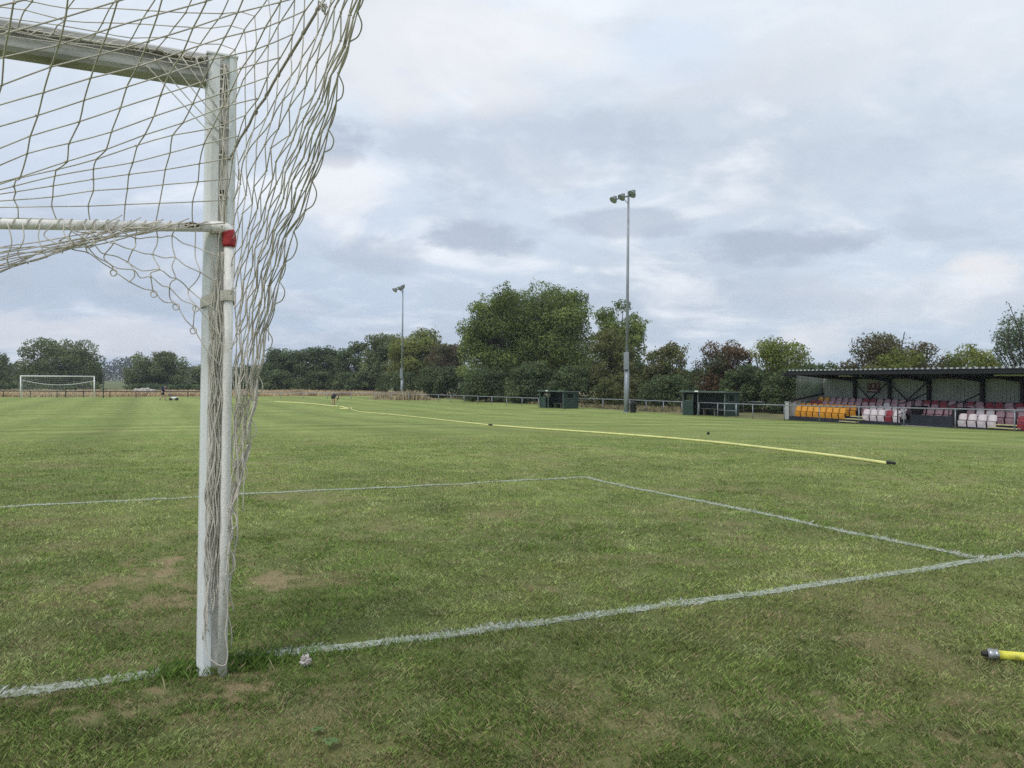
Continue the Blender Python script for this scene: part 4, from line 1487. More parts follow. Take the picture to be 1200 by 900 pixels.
def person(base, rz, J, label, top, bottoms, group=None):
    """J: dict of joints in metres, x forward, y left, z up"""
    root = empty('person', base, rz, label=label, cat='person')
    names = ['pelvis', 'waist', 'chest', 'neck', 'head', 'crown',
             'hipL', 'kneeL', 'ankL', 'toeL', 'hipR', 'kneeR', 'ankR', 'toeR',
             'shL', 'elL', 'wrL', 'haL', 'shR', 'elR', 'wrR', 'haR']
    rad = [.11, .10, .115, .055, .085, .08, .09, .06, .04, .035, .09, .06, .04, .035,
           .06, .042, .03, .03, .06, .042, .03, .03]
    ix = {n: i for i, n in enumerate(names)}
    pts = [Vector(J[n]) for n in names]
    E = [('pelvis', 'waist'), ('waist', 'chest'), ('chest', 'neck'), ('neck', 'head'), ('head', 'crown'),
         ('pelvis', 'hipL'), ('hipL', 'kneeL'), ('kneeL', 'ankL'), ('ankL', 'toeL'), ('pelvis', 'hipR'), ('hipR', 'kneeR'), ('kneeR', 'ankR'), ('ankR', 'toeR'),
         ('chest', 'shL'), ('shL', 'elL'), ('elL', 'wrL'), ('wrL', 'haL'), ('chest', 'shR'), ('shR', 'elR'), ('elR', 'wrR'), ('wrR', 'haR')]
    edges = [(ix[a], ix[b]) for a, b in E]
    roots = [0]
    # fingers and thumb: short chains rooted inside each palm
    for s in ('L', 'R'):
        h = pts[ix['ha' + s]]; d = (h - pts[ix['wr' + s]]).normalized()
        side = d.cross(Vector((0, 1, .2))).normalized(); curl = d.cross(side)
        for q, (off, ln) in enumerate(((-.03, .07), (-.01, .085), (.01, .08), (.03, .065), (.045, .05))):
            n0 = len(pts)
            thumb = q == 4
            p0 = h + side * off * .7 - d * (.0 if not thumb else .03)
            dd = d if not thumb else (d + side * .9).normalized()
            pts += [p0, p0 + dd * ln * .55 + curl * .008, p0 + dd * ln + curl * .03]
            rad += [.010, .009, .008]; edges += [(n0, n0 + 1), (n0 + 1, n0 + 2)]; roots.append(n0)
    body = skinned('body', pts, edges, rad, M['skin'], root, roots, 2)
    # face: nose, ears and eyes as small features on the head
    hd = pts[ix['head']]; cr = pts[ix['crown']]; upv = (cr - pts[ix['neck']]).normalized()
    fw = Vector((1, 0, 0)); fw = (fw - upv * fw.dot(upv)).normalized(); sd = upv.cross(fw)
    Jp = lambda n: pts[ix[n]]
    # clothing
    def cl(name, seq, radii, m):
        p = []; e = []; r_ = []
        for chain, rr_ in zip(seq, radii):
            n0 = len(p)
            for i, (q, w) in enumerate(zip(chain, rr_)):
                p.append(q); r_.append(w)
                if i: e.append((n0 + i - 1, n0 + i))
        # weld the chains that begin at the same joint
        key = {}; mp = []
        P2 = []; R2 = []
        for q, w in zip(p, r_):
            k = tuple(round(c, 4) for c in q)
            if k not in key: key[k] = len(P2); P2.append(q); R2.append(w)
            mp.append(key[k])
        e2 = [(mp[a], mp[b]) for a, b in e if mp[a] != mp[b]]
        return skinned(name, P2, e2, R2, m, root, (0,), 2)
    half = lambda a, b, t=.6: Jp(a).lerp(Jp(b), t)
    cl('shirt', [[Jp('pelvis').lerp(Jp('waist'), .3), Jp('waist'), Jp('chest'), Jp('neck').lerp(Jp('chest'), .4)], [Jp('chest'), Jp('shL'), half('shL', 'elL', .8)], [Jp('chest'), Jp('shR'), half('shR', 'elR', .8)]],
       [[.165, .165, .185, .085], [.185, .105, .075], [.185, .105, .075]], top)
    cl('shorts', [[Jp('pelvis').lerp(Jp('waist'), .4), Jp('pelvis'), Jp('hipL'), half('hipL', 'kneeL', .75)], [Jp('pelvis'), Jp('hipR'), half('hipR', 'kneeR', .75)]],
       [[.145, .150, .115, .095], [.15, .115, .095]], bottoms)
    for s in ('L', 'R'):
        skinned('shoe', [Jp('ank' + s) + Vector((-.03, 0, -.045)), Jp('ank' + s) + Vector((.06, 0, -.05)), Jp('toe' + s) + Vector((.03, 0, 0))], [(0, 1), (1, 2)], [.05, .05, .04], M['rub'], root)
        skinned('sock', [Jp('ank' + s) - Vector((0, 0, .02)), half('ank' + s, 'knee' + s, .35)], [(0, 1)], [.048, .052], M['blackc'], root)
    hb = MB()
    # hair cap: upper back shell of the head
    vs = []; fs = []
    nu, nv = 12, 6
    for j in range(nv + 1):
        for i in range(nu):
            th = j / nv * 1.45; ph = 2 * math.pi * i / nu
            dv = upv * math.cos(th) + (fw * math.cos(ph) + sd * math.sin(ph)) * math.sin(th)
            if dv.dot(fw) > .55: dv = dv - fw * (dv.dot(fw) - .55)
            vs.append(hd + upv * .03 + dv * .112)
    for j in range(nv):
        for i in range(nu):
            fs.append((j * nu + i, j * nu + (i + 1) % nu, (j + 1) * nu + (i + 1) % nu, (j + 1) * nu + i))
    hb.add(vs, fs, True)
    ho = hb.build('hair', M['hair']); ho.parent = root
    fm = MB()
    c = hd + upv * .02
    fm.lathe([(.001, .03), (.010, .018), (.014, 0)], c + fw * .095 - upv * .02, (fw - upv * .3), 8)
    for s in (-1, 1):
        fm.lathe([(.001, .012), (.02, .006), (.024, -.01)], c + sd * s * .09, sd * s, 8)
    fo = fm.build('face', M['skin']); fo.parent = root
    em = MB()
    for s in (-1, 1): em.lathe([(.001, .01), (.008, .006), (.01, 0)], c + fw * .085 + sd * s * .032 + upv * .012, fw, 8)
    em.box(c + fw * .088 - upv * .055, (.012, .045, .008), (fw, sd, upv))
    eo = em.build('eye', M['dark']); eo.parent = root
    return root


# walking person leaning towards the line marker
pw = gp(190.5, 469.0)
J1 = dict(pelvis=(0, 0, .86), waist=(.07, 0, 1.00), chest=(.18, 0, 1.20), neck=(.29, 0, 1.36), head=(.38, 0, 1.44), crown=(.43, 0, 1.50),
          hipL=(0, .10, .82), kneeL=(.10, .10, .45), ankL=(.25, .10, .08), toeL=(.38, .10, .04), hipR=(0, -.10, .82), kneeR=(.0, -.10, .45), ankR=(-.28, -.10, .10), toeR=(-.17, -.11, .04),
          shL=(.22, .19, 1.28), elL=(.38, .20, 1.08), wrL=(.60, .14, 1.02), haL=(.67, .12, 1.01), shR=(.22, -.19, 1.28), elR=(.38, -.20, 1.08), wrR=(.60, -.14, 1.02), haR=(.67, -.12, 1.01))
person(pw, R(-8), J1, 'person in navy shirt and dark shorts leaning forward, pushing a line marker', M['navy'], M['blackc'])
# line marking machine
pm = gp(203.0, 469.2)
ux = (gp(210, 469.2) - gp(196, 469.2)); ux.z = 0; ux.normalize(); uy = Vector((-ux.y, ux.x, 0)); uz = Vector((0, 0, 1))
lm = empty('line_marker', pm, label='small white line-marking machine on dark wheels in front of the walking person', cat='line marker')
m = MB(); m.box(pm + uz * .26 + ux * .10, (.55, .32, .20), (ux, uy, uz), .05); m.build('tank', M['white'], lm)
for (dx, dy) in ((-.24, .2), (-.24, -.2), (.34, .2), (.34, -.2)):
    m = MB(); m.lathe([(.02, -.03), (.12, -.03), (.14, 0), (.12, .03), (.02, .03)], pm + ux * dx + uy * dy + uz * .14, uy, 14); m.build('wheel', M['rub'], lm)
m = MB()
hg = Vector((pw.x, pw.y, pw.z)) + Matrix.Rotation(R(-8), 3, 'Z') @ Vector((.69, 0, 1.0))
m.tube([pm - ux * .15 + uz * .3 + uy * .1, hg + uy * .12], .016, 6); m.tube([pm - ux * .15 + uz * .3 - uy * .1, hg - uy * .12], .016, 6); m.tube([hg + uy * .2, hg - uy * .2], .018, 6)
m.build('handle', M['galvdark'], lm)

# bending person
pbn = gp(391.2, 475.6)
J2 = dict(pelvis=(-.10, 0, .88), waist=(.04, 0, .94), chest=(.26, 0, .93), neck=(.42, 0, .82), head=(.47, 0, .70), crown=(.47, 0, .61),
          hipL=(-.10, .10, .84), kneeL=(-.04, .12, .46), ankL=(-.06, .13, .08), toeL=(.08, .14, .04), hipR=(-.10, -.10, .84), kneeR=(-.04, -.12, .46), ankR=(-.06, -.13, .08), toeR=(.08, -.14, .04),
          shL=(.30, .19, .86), elL=(.30, .21, .58), wrL=(.22, .12, .36), haL=(.20, .08, .29), shR=(.30, -.19, .86), elR=(.30, -.21, .58), wrR=(.22, -.12, .36), haR=(.20, -.08, .29))
person(pbn, R(-35), J2, 'person in black clothes bending right over to the ground by the yellow hose', M['blackc'], M['blackc'])

# ------------------------------------------------------------------ hoses
def on_ground(pts, r):
    out = []
    for (px, py) in pts:
        g = gp(px, py); g.z += r * .9; out.append(g)
    return out


def hose(pts, r, name, label, m):
    root = empty(name, gp(*pts[0]), label=label, cat='hose')
    P = smooth_path(on_ground(pts, r), 6)
    for p in P: p.z = terr(p.x, p.y) + r * .9
    q = MB(); q.tube(P, r, 8)
    q.build('tube', m, root)
    return root, P


HPX = [(410, 477.5), (412.4, 478.2), (411.6, 479.6), (416.5, 481.8), (424, 483), (434.6, 484.1), (449, 485.2), (475, 487.8), (500, 490.4), (536, 494.6), (572, 498.6), (620, 502.4), (668, 505.6), (716, 509), (775, 513.6), (830, 518.6), (878, 523.8), (920, 528.8), (980, 536), (1040, 544.6)]
hr, HP = hose(HPX, .026, 'garden_hose', 'long yellow hose snaking across the pitch from near the bending person', M['hose'])
m = MB(); e = gp(1040, 544.6); e2 = gp(1048.5, 545.9); m.tube([e + Vector((0, 0, .04)), e2 + Vector((0, 0, .04))], [.026, .022], 10); m.build('coupling', M['rub'], hr)
j = gp(573, 498.7); j2 = gp(577, 499.1); m = MB(); m.tube([j + Vector((0, 0, .04)), j2 + Vector((0, 0, .04))], .030, 10); m.build('joint', M['rub'], hr)
hose([(322, 471.4), (345, 472.4), (370, 474.2), (384, 475.8), (396, 476.7)], .05, 'garden_hose', 'straight yellow hose on the far grass left of the bending person', M['hose'])
hose([(398, 477.4), (402, 477.5), (404.5, 478.6), (409, 479.5), (403, 479.7), (398.5, 479.5)], .05, 'garden_hose', 'short coiled end of yellow hose right of the bending person', M['hose'])
# near hose at the right edge
ha = gp(1165.5, 775.2); hb_ = gp(1290, 786)
hdir = (hb_ - ha); hdir.z = 0; hdir.normalize()
ra_ = .0185
nh = empty('garden_hose', ha, label='fat yellow hose end with metal coupling on the near grass at the right edge', cat='hose')


def hp(t, z=ra_ + .012): 
    p = ha + hdir * t; p.z = terr(p.x, p.y) + z; return p


m = MB(); m.tube([hp(0), hp(.2), hp(.5), hp(1.2, ra_), hp(2.6, ra_)], ra_, 20); m.build('tube', M['hosedirt'], nh)
m = MB()
m.lathe([(.014, -.028), (.021, -.026), (.0225, -.018), (.0225, -.004), (.0205, .0), (.0225, .003), (.0225, .012), (.019, .014)], hp(0), hdir, 20)
m.build('ferrule', M['coup'], nh)
m = MB(); m.lathe([(.006, -.050), (.010, -.050), (.0105, -.044), (.009, -.040), (.012, -.038), (.012, -.030), (.010, -.026)], hp(0), hdir, 16)
m.build('nozzle_tail', M['rub'], nh)

# crumpled tissue
tp = gp(358, 782)
bm = bmesh.new(); bmesh.ops.create_icosphere(bm, subdivisions=4, radius=.022)
for v in bm.verts:
    n_ = v.co.normalized()
    k = 1 + .55 * math.sin(n_.x * 9 + n_.y * 7) * math.cos(n_.z * 8 + n_.x * 5) + .25 * math.sin(n_.y * 21 + n_.z * 17)
    v.co = n_ * .016 * k + Vector((0, 0, .02)); v.co.z *= 1.1; v.co.x *= 1.05
me = bpy.data.meshes.new('crumpled_tissue'); bm.to_mesh(me); bm.free(); me.materials.append(M['paper'])
o = bpy.data.objects.new('crumpled_tissue', me); COL.objects.link(o); o.location = tp + Vector((0, 0, .008))
tag(o, 'small crumpled pale tissue on the grass right of the near goalpost', 'tissue')

# little dark sprinkler head in mid pitch
sp = gp(830, 509.4)
m = MB(); m.lathe([(.035, 0), (.038, .02), (.04, .055), (.03, .075), (.001, .08)], sp, n=12); m.box(sp + Vector((.015, 0, .083)), (.03, .02, .02))
tag(m.build('sprinkler_head', M['rub']), 'tiny dark object standing alone in the grass above the long yellow hose', 'sprinkler')

# small broadleaf weeds at the lower left
for (px, py, sc, lab) in ((388, 877, 1.0, 'larger broad-leaved weed near the bottom edge of the photo'), (372, 862, .7, 'smaller broad-leaved weed just above the larger one')):
    g = gp(px, py); m = MB()
    for i in range(9):
        a = i * 2.4; ln = .035 * sc * (.7 + .5 * random.random())
        dv = Vector((math.cos(a), math.sin(a), 0)); nn = Vector((-dv.y, dv.x, 0))
        p0 = g + Vector((0, 0, .012)); p1 = p0 + dv * ln * .5 + Z * .018 * sc; p2 = p0 + dv * ln + Z * .012 * sc
        m.add([p0, p1 + nn * ln * .28, p2, p1 - nn * ln * .28], [(0, 1, 2, 3)])
    o = m.build('weed', mat('weed_leaf', (.085, .15, .04), .6)); tag(o, lab, 'weed', 'weeds in the near grass')

# ------------------------------------------------------------------ near goal
GU = Vector((-CX.x, -CX.y, 0))        # along the goal line, to the left
GN = -AX                              # backwards, towards the camera
base = gp(248, 786)
zpost = base.y
ctop = bp(259.5, 70, zpost - .005)
print('near post', base, 'top', ctop)
goal = empty('football_goal', base, label='near white football goal with folded frame and sagging tan net, filling the upper left', cat='goal')
pax = (ctop - base); PH = pax.length; pax.normalize()
pr0 = -GU                             # local right
prr = (pr0 - pax * pr0.dot(pax)).normalized()
pn = prr.cross(pax).normalized()
if pn.dot(GN) < 0: pn = -pn
# profile: rounded box with a rear groove (x to the right, y towards the camera)
hw = .058
prof = [(-hw + .012, -.052), (hw - .012, -.052), (hw, -.040), (hw, .034), (hw - .006, .046), (hw - .016, .050), (.028, .050), (.028, .036), (-.008, .036), (-.008, .050), (-hw + .022, .050), (-hw + .006, .040), (-hw, .026), (-hw, -.040)]
m = MB(); m.prism(prof, base - pax * .06, prr, pn, pax, PH + .06); m.build('post', M['post'], goal)
m = MB(); m.prism([(-.007, .0362), (.027, .0362), (.027, .040), (-.007, .040)], base + pax * .02, prr, pn, pax, PH - .04)
m.build('net_groove', M['post_back'], goal)
# dark slots and hooks in the groove
slots = MB(); clips = MB()
for py in (83, 95, 106, 118, 150, 182, 228):
    p = bp(262, py, zpost); h = (p - base).dot(pax)
    c = base + pax * h + prr * .010 + pn * .040
    slots.box(c + pn * .001, (.020, .006, .020), (prr, pn, pax), .003)
    clips.box(c + pn * .010 + pax * -.014, (.034, .012, .008), (prr, pn, pax), .003)
slots.build('groove_slot', M['dark'], goal); clips.build('net_clip', M['clip'], goal)
# left goalpost, outside the photo
W_ = 7.32 + .12
lb = base + GU * W_; lb.z = terr(lb.x, lb.y)
m = MB(); m.prism(prof, lb - Z * .06, -GU, GN, Z, PH + .06); m.build('post', M['post'], goal)
# crossbar (profile rounded, a groove at the rear)
cb0 = ctop + GU * -.055 - Z * .0
cprof = [(-.050, -.052), (.050, -.052), (.058, -.04), (.058, .036), (.048, .05), (.03, .05), (.03, .026), (-.004, .026), (-.004, .05), (-.04, .05), (-.056, .038), (-.058, -.04)]
start = ctop + GU * .060 - pax * .057
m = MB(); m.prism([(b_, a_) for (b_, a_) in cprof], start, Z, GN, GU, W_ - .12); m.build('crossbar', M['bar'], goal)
m = MB(); m.box(ctop + pax * .004 + pn * 0, (.122, .108, .012), (prr, pn, pax), .003); m.build('end_cap', M['post'], goal)

# frame pipe strapped to the post
el = bp(263, 264, zpost - .10)
hel = (el - base).dot(pax)
PX = .035; PY = .071


def pp(h, dx=PX, dy=PY): return base + pax * h + prr * dx + pn * dy


pc = pp(hel)
m = MB(); m.tube([pp(-.03), pp(.6), pp(1.2), pp(hel - .07)], .0195, 16); m.build('frame_pipe', M['pipe'], goal)
bdir = (bp(0, 262.5, (pc + GU * .85).y) - (pc + Z * .0)); bdir = bdir.normalized()
turn = [pp(hel - .075), pp(hel - .035), pp(hel - .010) + bdir * .008, pp(hel) + bdir * .032, pp(hel) + bdir * .07]
m = MB(); m.tube(smooth_path(turn, 5), .0235, 16); m.build('frame_elbow', M['pipe'], goal)
m = MB(); m.tube(smooth_path([pp(hel - .078), pp(hel - .036), pp(hel - .014) + bdir * .006], 4), [.0242, .0262, .0270, .0268, .0272, .0268, .0262, .0262, .0256][:9], 16); m.build('red_tape', M['red'], goal)
bar0 = pp(hel) + bdir * .07
bar1 = bar0 + bdir * 1.5; bar2 = bar0 + bdir * 7.2; bar2.z = bar1.z + .02
m = MB(); m.tube([bar0, bar0 + bdir * .7, bar1, bar2], .0190, 16); fb = m.build('frame_bar', M['pipe'], goal)
m = MB()
rs = np.random.default_rng(2)
# rust blister: irregular flat patch hugging the bar
ctr = bar0 + bdir * .072
side = bdir.cross(Z).normalized()
if side.dot(GN) < 0: side = -side
vs = []; fs = []
nu, nv = 18, 9
for i in range(nu + 1):
    for jv in range(nv + 1):
        t = i / nu; a = (jv / nv - .5)
        env = math.sqrt(max(0, 1 - (2 * t - 1) ** 2)) * (.75 + .5 * float(vnoise(np.array([t * 7.]), np.array([jv * .3]), 3)[0]))
        ang = a * 1.15 * env + .25
        vs.append(ctr + bdir * (t - .5) * .058 + (side * math.cos(ang) + Z * math.sin(ang)) * .0196)
for i in range(nu):
    for jv in range(nv):
        q = i * (nv + 1) + jv; fs.append((q, q + 1, q + nv + 2, q + nv + 1))
m.add(vs, fs, True); m.build('rust_patch', M['rust'], fb)
# white strap round post and pipe
hs = (bp(262, 348, zpost) - base).dot(pax)
loop = [(-hw - .003, -.05), (hw + .003, -.055), (hw + .004, .05), (PX + .026, PY + .012), (PX + .008, PY + .026), (PX - .014, PY + .020), (-.01, .066), (-hw - .003, .045)]
vs = []; fs = []
n = len(loop)
for i, (x, y) in enumerate(loop):
    dz = [-.03, -.012, -.012, -.005, 0, 0, -.006, -.03][i]
    for zz in (-.020, .022):
        for gro in (0, .0025):
            k = 1 + gro / .06
            vs.append(base + pax * (hs + zz + dz) + prr * x * k + pn * y * k)
for i in range(n):
    a = i * 4; b = ((i + 1) % n) * 4
    fs += [(a + 1, b + 1, b + 3, a + 3), (a, a + 2, b + 2, b), (a, b, b + 1, a + 1), (a + 2, a + 3, b + 3, b + 2)]
m = MB(); m.add(vs, fs); m.build('strap', M['clip'], goal)

# ---- net
net = MB(); NR = .0023
rs = np.random.default_rng(21)


def jit(p, s): return p + Vector(rs.normal(0, s, 3))


def strand(pts, sub=3, r=NR, n=5): net.tube(smooth_path(pts, sub), r, n, True)


def knot(p, r=NR * 1.7):
    a = Vector(rs.normal(0, 1, 3)).normalized()
    net.tube([p - a * r * 1.3, p, p + a * r * 1.3], [r * .5, r, r * .5], 5)


ropeA = bp(266, 189, zpost - .02)
ropeB = bp(440, -103, 2.18)
ropeDir = (ropeB - ropeA); RL = ropeDir.length; ropeDir.normalize()
cell = .118
rp = MB()
rope_pts = [ropeA.lerp(ropeB + ropeDir * .9, t) + Vector(rs.normal(0, .0018, 3)) for t in np.linspace(0, 1, 26)]
rp.tube(smooth_path(rope_pts, 2), .0048, 8)
NI = 16
for i in range(NI):
    p = ropeA + ropeDir * cell * i
    rp.lathe([(.0046, -.012), (.0066, -.006), (.0068, .004), (.0046, .012)], p, ropeDir, 8)
rp.build('support_rope', M['rope'], goal)
# pale plastic tag at the rope
m = MB(); tp_ = bp(380, 7, 2.42)
for q in range(5): m.tube([tp_ + Vector(rs.normal(0, .006, 3)) + Z * .01, tp_ + Vector(rs.normal(0, .009, 3)), tp_ + Vector(rs.normal(0, .006, 3)) - Z * .016], .0028, 5)
m.build('cord_tie', M['clip'], goal)

# sheet A: rear sheet, from the frame bar up and back towards the rear rope
Vp = [bp(262, 262, zpost - .10), bp(268, 215, 3.02), bp(283, 150, 2.83), bp(300, 118, 2.73), bp(316, 88, 2.64), bp(334, 57, 2.55), bp(355, 21, 2.45), bp(395, -48, 2.28), bp(440, -128, 2.1), bp(500, -235, 1.9)]
Vs = smooth_path(Vp, 12)


def resample(P, step):
    out = [P[0].copy()]; acc = 0
    for a, b in zip(P[:-1], P[1:]):
        seg = (b - a).length
        while acc + seg >= step:
            t = (step - acc) / seg
            a = a.lerp(b, t); out.append(a.copy()); seg = (b - a).length; acc = 0
        acc += seg
    return out


Vn = resample(Vs, cell * .86)
NA = len(Vn)
ua = Vector((-.93, -.34, 0)).normalized()
NSA = 30
A = {}
for k in range(NA):
    for i in range(NSA):
        s = i * cell
        p = Vn[k] + ua * s
        drop = .05 + .33 * min(k / 4.5, 1.3)
        p.z -= drop * (s if s < 2.2 else 2.2 + (2.2 - s) * .9) * (1.0)
        A[k, i] = jit(p, .0035)
for k in range(NA):
    strand([A[k, i] for i in range(NSA)], 2)
for i in range(NSA):
    pts = []
    for k in range(NA): pts.append(jit(A[k, i], .002))
    strand(pts, 2)
for (k, i), p in A.items(): knot(p)

# sheet B: the top, from the crossbar to the rear; folds down to the support rope on the right
cc0 = ctop + pn * .055 - pax * .03
wend = bp(455, -225, 2.12)
wd = (wend - cc0); WL = wd.length; wd.normalize()
NB = int(WL / cell) + 3
B = {}
for k in range(NB):
    for i in range(0, 24):
        p = cc0 + wd * cell * k + GU * (cell * i)
        sag = .16 * math.sin(min(k * cell / 1.6, 1) * math.pi) * min(i / 5, 1)
        p.z -= sag
        B[k, i] = jit(p, .005)
for k in range(NB):
    pts = [B[k, i] for i in range(23, -1, -1)]
    rpnt = ropeA + ropeDir * cell * k
    midp = B[k, 0].lerp(rpnt, .5) + Vector((0, 0, -.01))
    pts += [jit(midp, .004), rpnt]
    strand(pts, 2)
for i in range(0, 24):
    strand([B[k, i] for k in range(NB)], 2)
strand([jit(B[k, 0].lerp(ropeA + ropeDir * cell * k, .5), .003) for k in range(NB)], 2)
for p in B.values(): knot(p)
# lacing between the net and the crossbar / post groove
for i in range(0, 46):
    t = i * .05
    a_ = start + GU * t + Z * .012 + GN * .052
    net.tube(smooth_path([a_ + Vector(rs.normal(0, .004, 3)), a_ + GU * .02 + GN * .012 + Z * (.02 + .01 * rs.random()), a_ + GU * .05 + Vector(rs.normal(0, .004, 3))], 3), NR, 5)
for q in range(3):
    pts = [start + GU * (.0 + .12 * i) + GN * (.056 + .004 * q) + Z * (.02 - .014 * q + rs.normal(0, .006)) for i in range(26)]
    strand(pts, 2)
for q in range(5):                 # short diagonal cords at the corner
    p0 = ctop + GU * (.10 + .05 * q) + GN * .06 - pax * (.03 + .01 * q)
    p1 = ctop + prr * (-.03 + .012 * q) + pn * .058 - pax * (.16 + .055 * q)
    strand([p0, jit(p0.lerp(p1, .5), .006), p1], 3)
for q in range(4):                 # cords laced down the post
    pts = [base + pax * (PH - .04 - .10 * i) + prr * (.004 + .010 * math.sin(i * 2.1 + q * 1.7) + .004 * q) + pn * (.054 + .004 * q) for i in range(8)]
    strand(pts, 3)

# sheet C: side net hanging from the rope and gathered to the post
Crows = []
HEM = [(-400, 520), (-120, 446), (0, 423), (45, 412), (90, 399), (180, 379), (250, 356), (290, 338), (340, 325), (400, 311), (480, 300), (540, 288), (600, 272), (700, 266), (790, 262)]


def xhem(y):
    return float(np.interp(y, [q[0] for q in HEM], [q[1] for q in HEM]))


def xleft(y):
    if y < 189: return 266 + (440 - 266) * (189 - y) / 292.0
    return 270 - (y - 189) * .016


zA, zB = ropeA.y, ropeB.y
for i in range(NI):
    p0 = ropeA + ropeDir * cell * i
    # picture column / row of the start
    rel = p0 - Vector((0, 0, EYE)); dd_ = rel.dot(_f)
    xs_ = 600 + F * rel.dot(_r) / dd_; ys_ = 450 - F * rel.dot(_u) / dd_
    w_full = (i / (NI - 1.0)) ** .9
    yend = [330, 365, 420, 470, 520, 560, 600, 640, 560, 680, 610, 720, 650, 700, 640, 690][i]
    out = []; y = ys_; j = 0
    while y < yend:
        ramp = smooth((y - ys_) / 150.0) * .75 + .25 * min(1, (y - ys_) / 30.0)
        x = xleft(y) + (xhem(y) - xleft(y)) * max(w_full * ramp, 0.0) + (12 * min(1, (y - ys_) / 18.0) * (1 - smooth((y - 120) / 250.0)) * (1 - w_full))
        t = smooth((y - ys_) / max(520 - ys_, 60))
        z_ = p0.y + (zpost - .10 - p0.y) * t
        amp = 1.7 * (1 - .35 * smooth((y - 350) / 200))
        sg_ = 1 if (i + j) % 2 else -1
        if j == 0: out.append(p0)
        else: out.append(bp(x + sg_ * amp + rs.normal(0, 1.1), y + rs.normal(0, 2.0), z_ + rs.normal(0, .012)))
        y += 27 * (3.0 / max(z_, 2)) * (.8 if j == 0 else 1); j += 1
    Crows.append(out)
for row in Crows:
    strand(row, 2)
    for p in row[1:]: knot(p)
for i in range(NI - 1):
    a_, b_ = Crows[i], Crows[i + 1]
    for j in range(1, min(len(a_), len(b_))):
        bow = Vector((rs.normal(0, .0015), rs.normal(0, .004), -.001))
        strand([a_[j], a_[j].lerp(b_[j], .5) + bow, b_[j]], 2)
# outer selvedge loops along the right-hand hem
hem = Crows[-1]
for j in range(1, len(hem) - 1):
    d_ = hem[j + 1] - hem[j]
    out = Vector((.016 + .010 * rs.random(), 0, -.006)) * (1 if j % 2 else .3)
    strand([hem[j], hem[j].lerp(hem[j + 1], .35) + out, hem[j].lerp(hem[j + 1], .75) + out * .9, hem[j + 1]], 4)
# bunched cords down the post
bun = MB()
for q in range(24):
    pts = []
    x0 = -.028 + .0070 * (q % 7) ; y0 = .060 + .007 * (q % 3)
    top_h = hel - .10 - .12 * (q % 5); bot = .16 + .07 * ((q * 5) % 7)
    nn_ = int((top_h - bot) / .055)
    ph = rs.random() * 6
    for i in range(nn_ + 1):
        h = top_h - i * .055
        amp = .0075 + .003 * math.sin(i * .37 + q)
        pts.append(pp(h, x0 + amp * math.sin(i * 1.35 + ph) + rs.normal(0, .002), y0 + .006 * math.cos(i * .9 + ph) + (.004 * (q % 4))))
    strand(pts, 3)
# cords outside the pipe on the right and left hand side, loose loops
for q in range(5):
    pts = []; ph = rs.random() * 6
    for i in range(26 - q * 2):
        h = 1.30 - i * .05
        if h < .06: break
        pts.append(pp(h, (PX + .026 + .004 * q if q % 2 == 0 else -.034 + .003 * q) + .010 * math.sin(i * 1.1 + ph), .055 + .012 * math.cos(i * .8 + ph)))
    strand(pts, 3)
# last long loop at the foot
strand([pp(.42, .02, .098), pp(.34, .045, .098), pp(.26, .05, .098), pp(.18, .042, .10), pp(.10, .052, .10), pp(.05, .040, .10), pp(.075, -.006, .10), pp(.13, -.03, .08), pp(.26, -.034, .075), pp(.40, -.014, .08), pp(.5, .004, .09)], 5, NR * 1.15)
# straight hanging cords right of the post
for q, (xa, ya, xb, yb) in enumerate(((283, 330, 284, 560), (290, 360, 290, 520), (297, 330, 296, 470), (304, 350, 302, 440), (311, 320, 309, 420), (277, 380, 278, 640), (286, 470, 285, 600), (318, 300, 314, 400))):
    strand([jit(bp(xa + (xb - xa) * t, ya + (yb - ya) * t, zpost - .12), .003) for t in np.linspace(0, 1, 7)], 2, NR * .9)

# sheet D: loose net hanging under the frame bar
DX = [84, 108, 132, 158, 184, 208, 232, 256]
DBOT = [282, 296, 316, 330, 341, 356, 384, 428]
D = {}
ND = 5
for i, (x, yb) in enumerate(zip(DX, DBOT)):
    for j in range(ND + 1):
        t = j / ND
        y = 265 + (yb - 265) * t
        xx = x + 5 * math.sin(j * 2.3 + i * 1.7) * min(t * 2, 1) - 6 * t
        if i == len(DX) - 1: xx = 257 + rs.normal(0, 1.2)
        p = bp(xx + rs.normal(0, 2.5), y + (rs.normal(0, 3.0) if 0 < j < ND else 0), zpost - .10 - .004 * i + rs.normal(0, .02) - (7 - i) * .035)
        D[i, j] = p
for i in range(len(DX)):
    pts = []
    for j in range(ND + 1):
        pts.append(D[i, j])
        if j < ND: pts.append(jit(D[i, j].lerp(D[i, j + 1], .5), .007))
    strand(pts, 3)
for j in range(1, ND + 1):
    pts = []
    for i in range(len(DX)):
        pts.append(D[i, j])
        if i < len(DX) - 1: pts.append(jit(D[i, j].lerp(D[i + 1, j], .5), .008) + Vector((0, 0, -.006)))
    strand(pts, 3)
for p in D.values(): knot(p)
for (i, j) in ((2, 5), (4, 5), (5, 5), (6, 5), (6, 4)):       # little free loops on the hem
    p = D[i, j]; r_ = .011
    strand([p, p + Vector((-r_, 0, -r_ * .6)), p + Vector((-r_ * .6, 0, -r_ * 2)), p + Vector((r_ * .8, 0, -r_ * 1.9)), p + Vector((r_ * 1.2, 0, -r_ * .6)), p + Vector((.004, .004, 0))], 4)
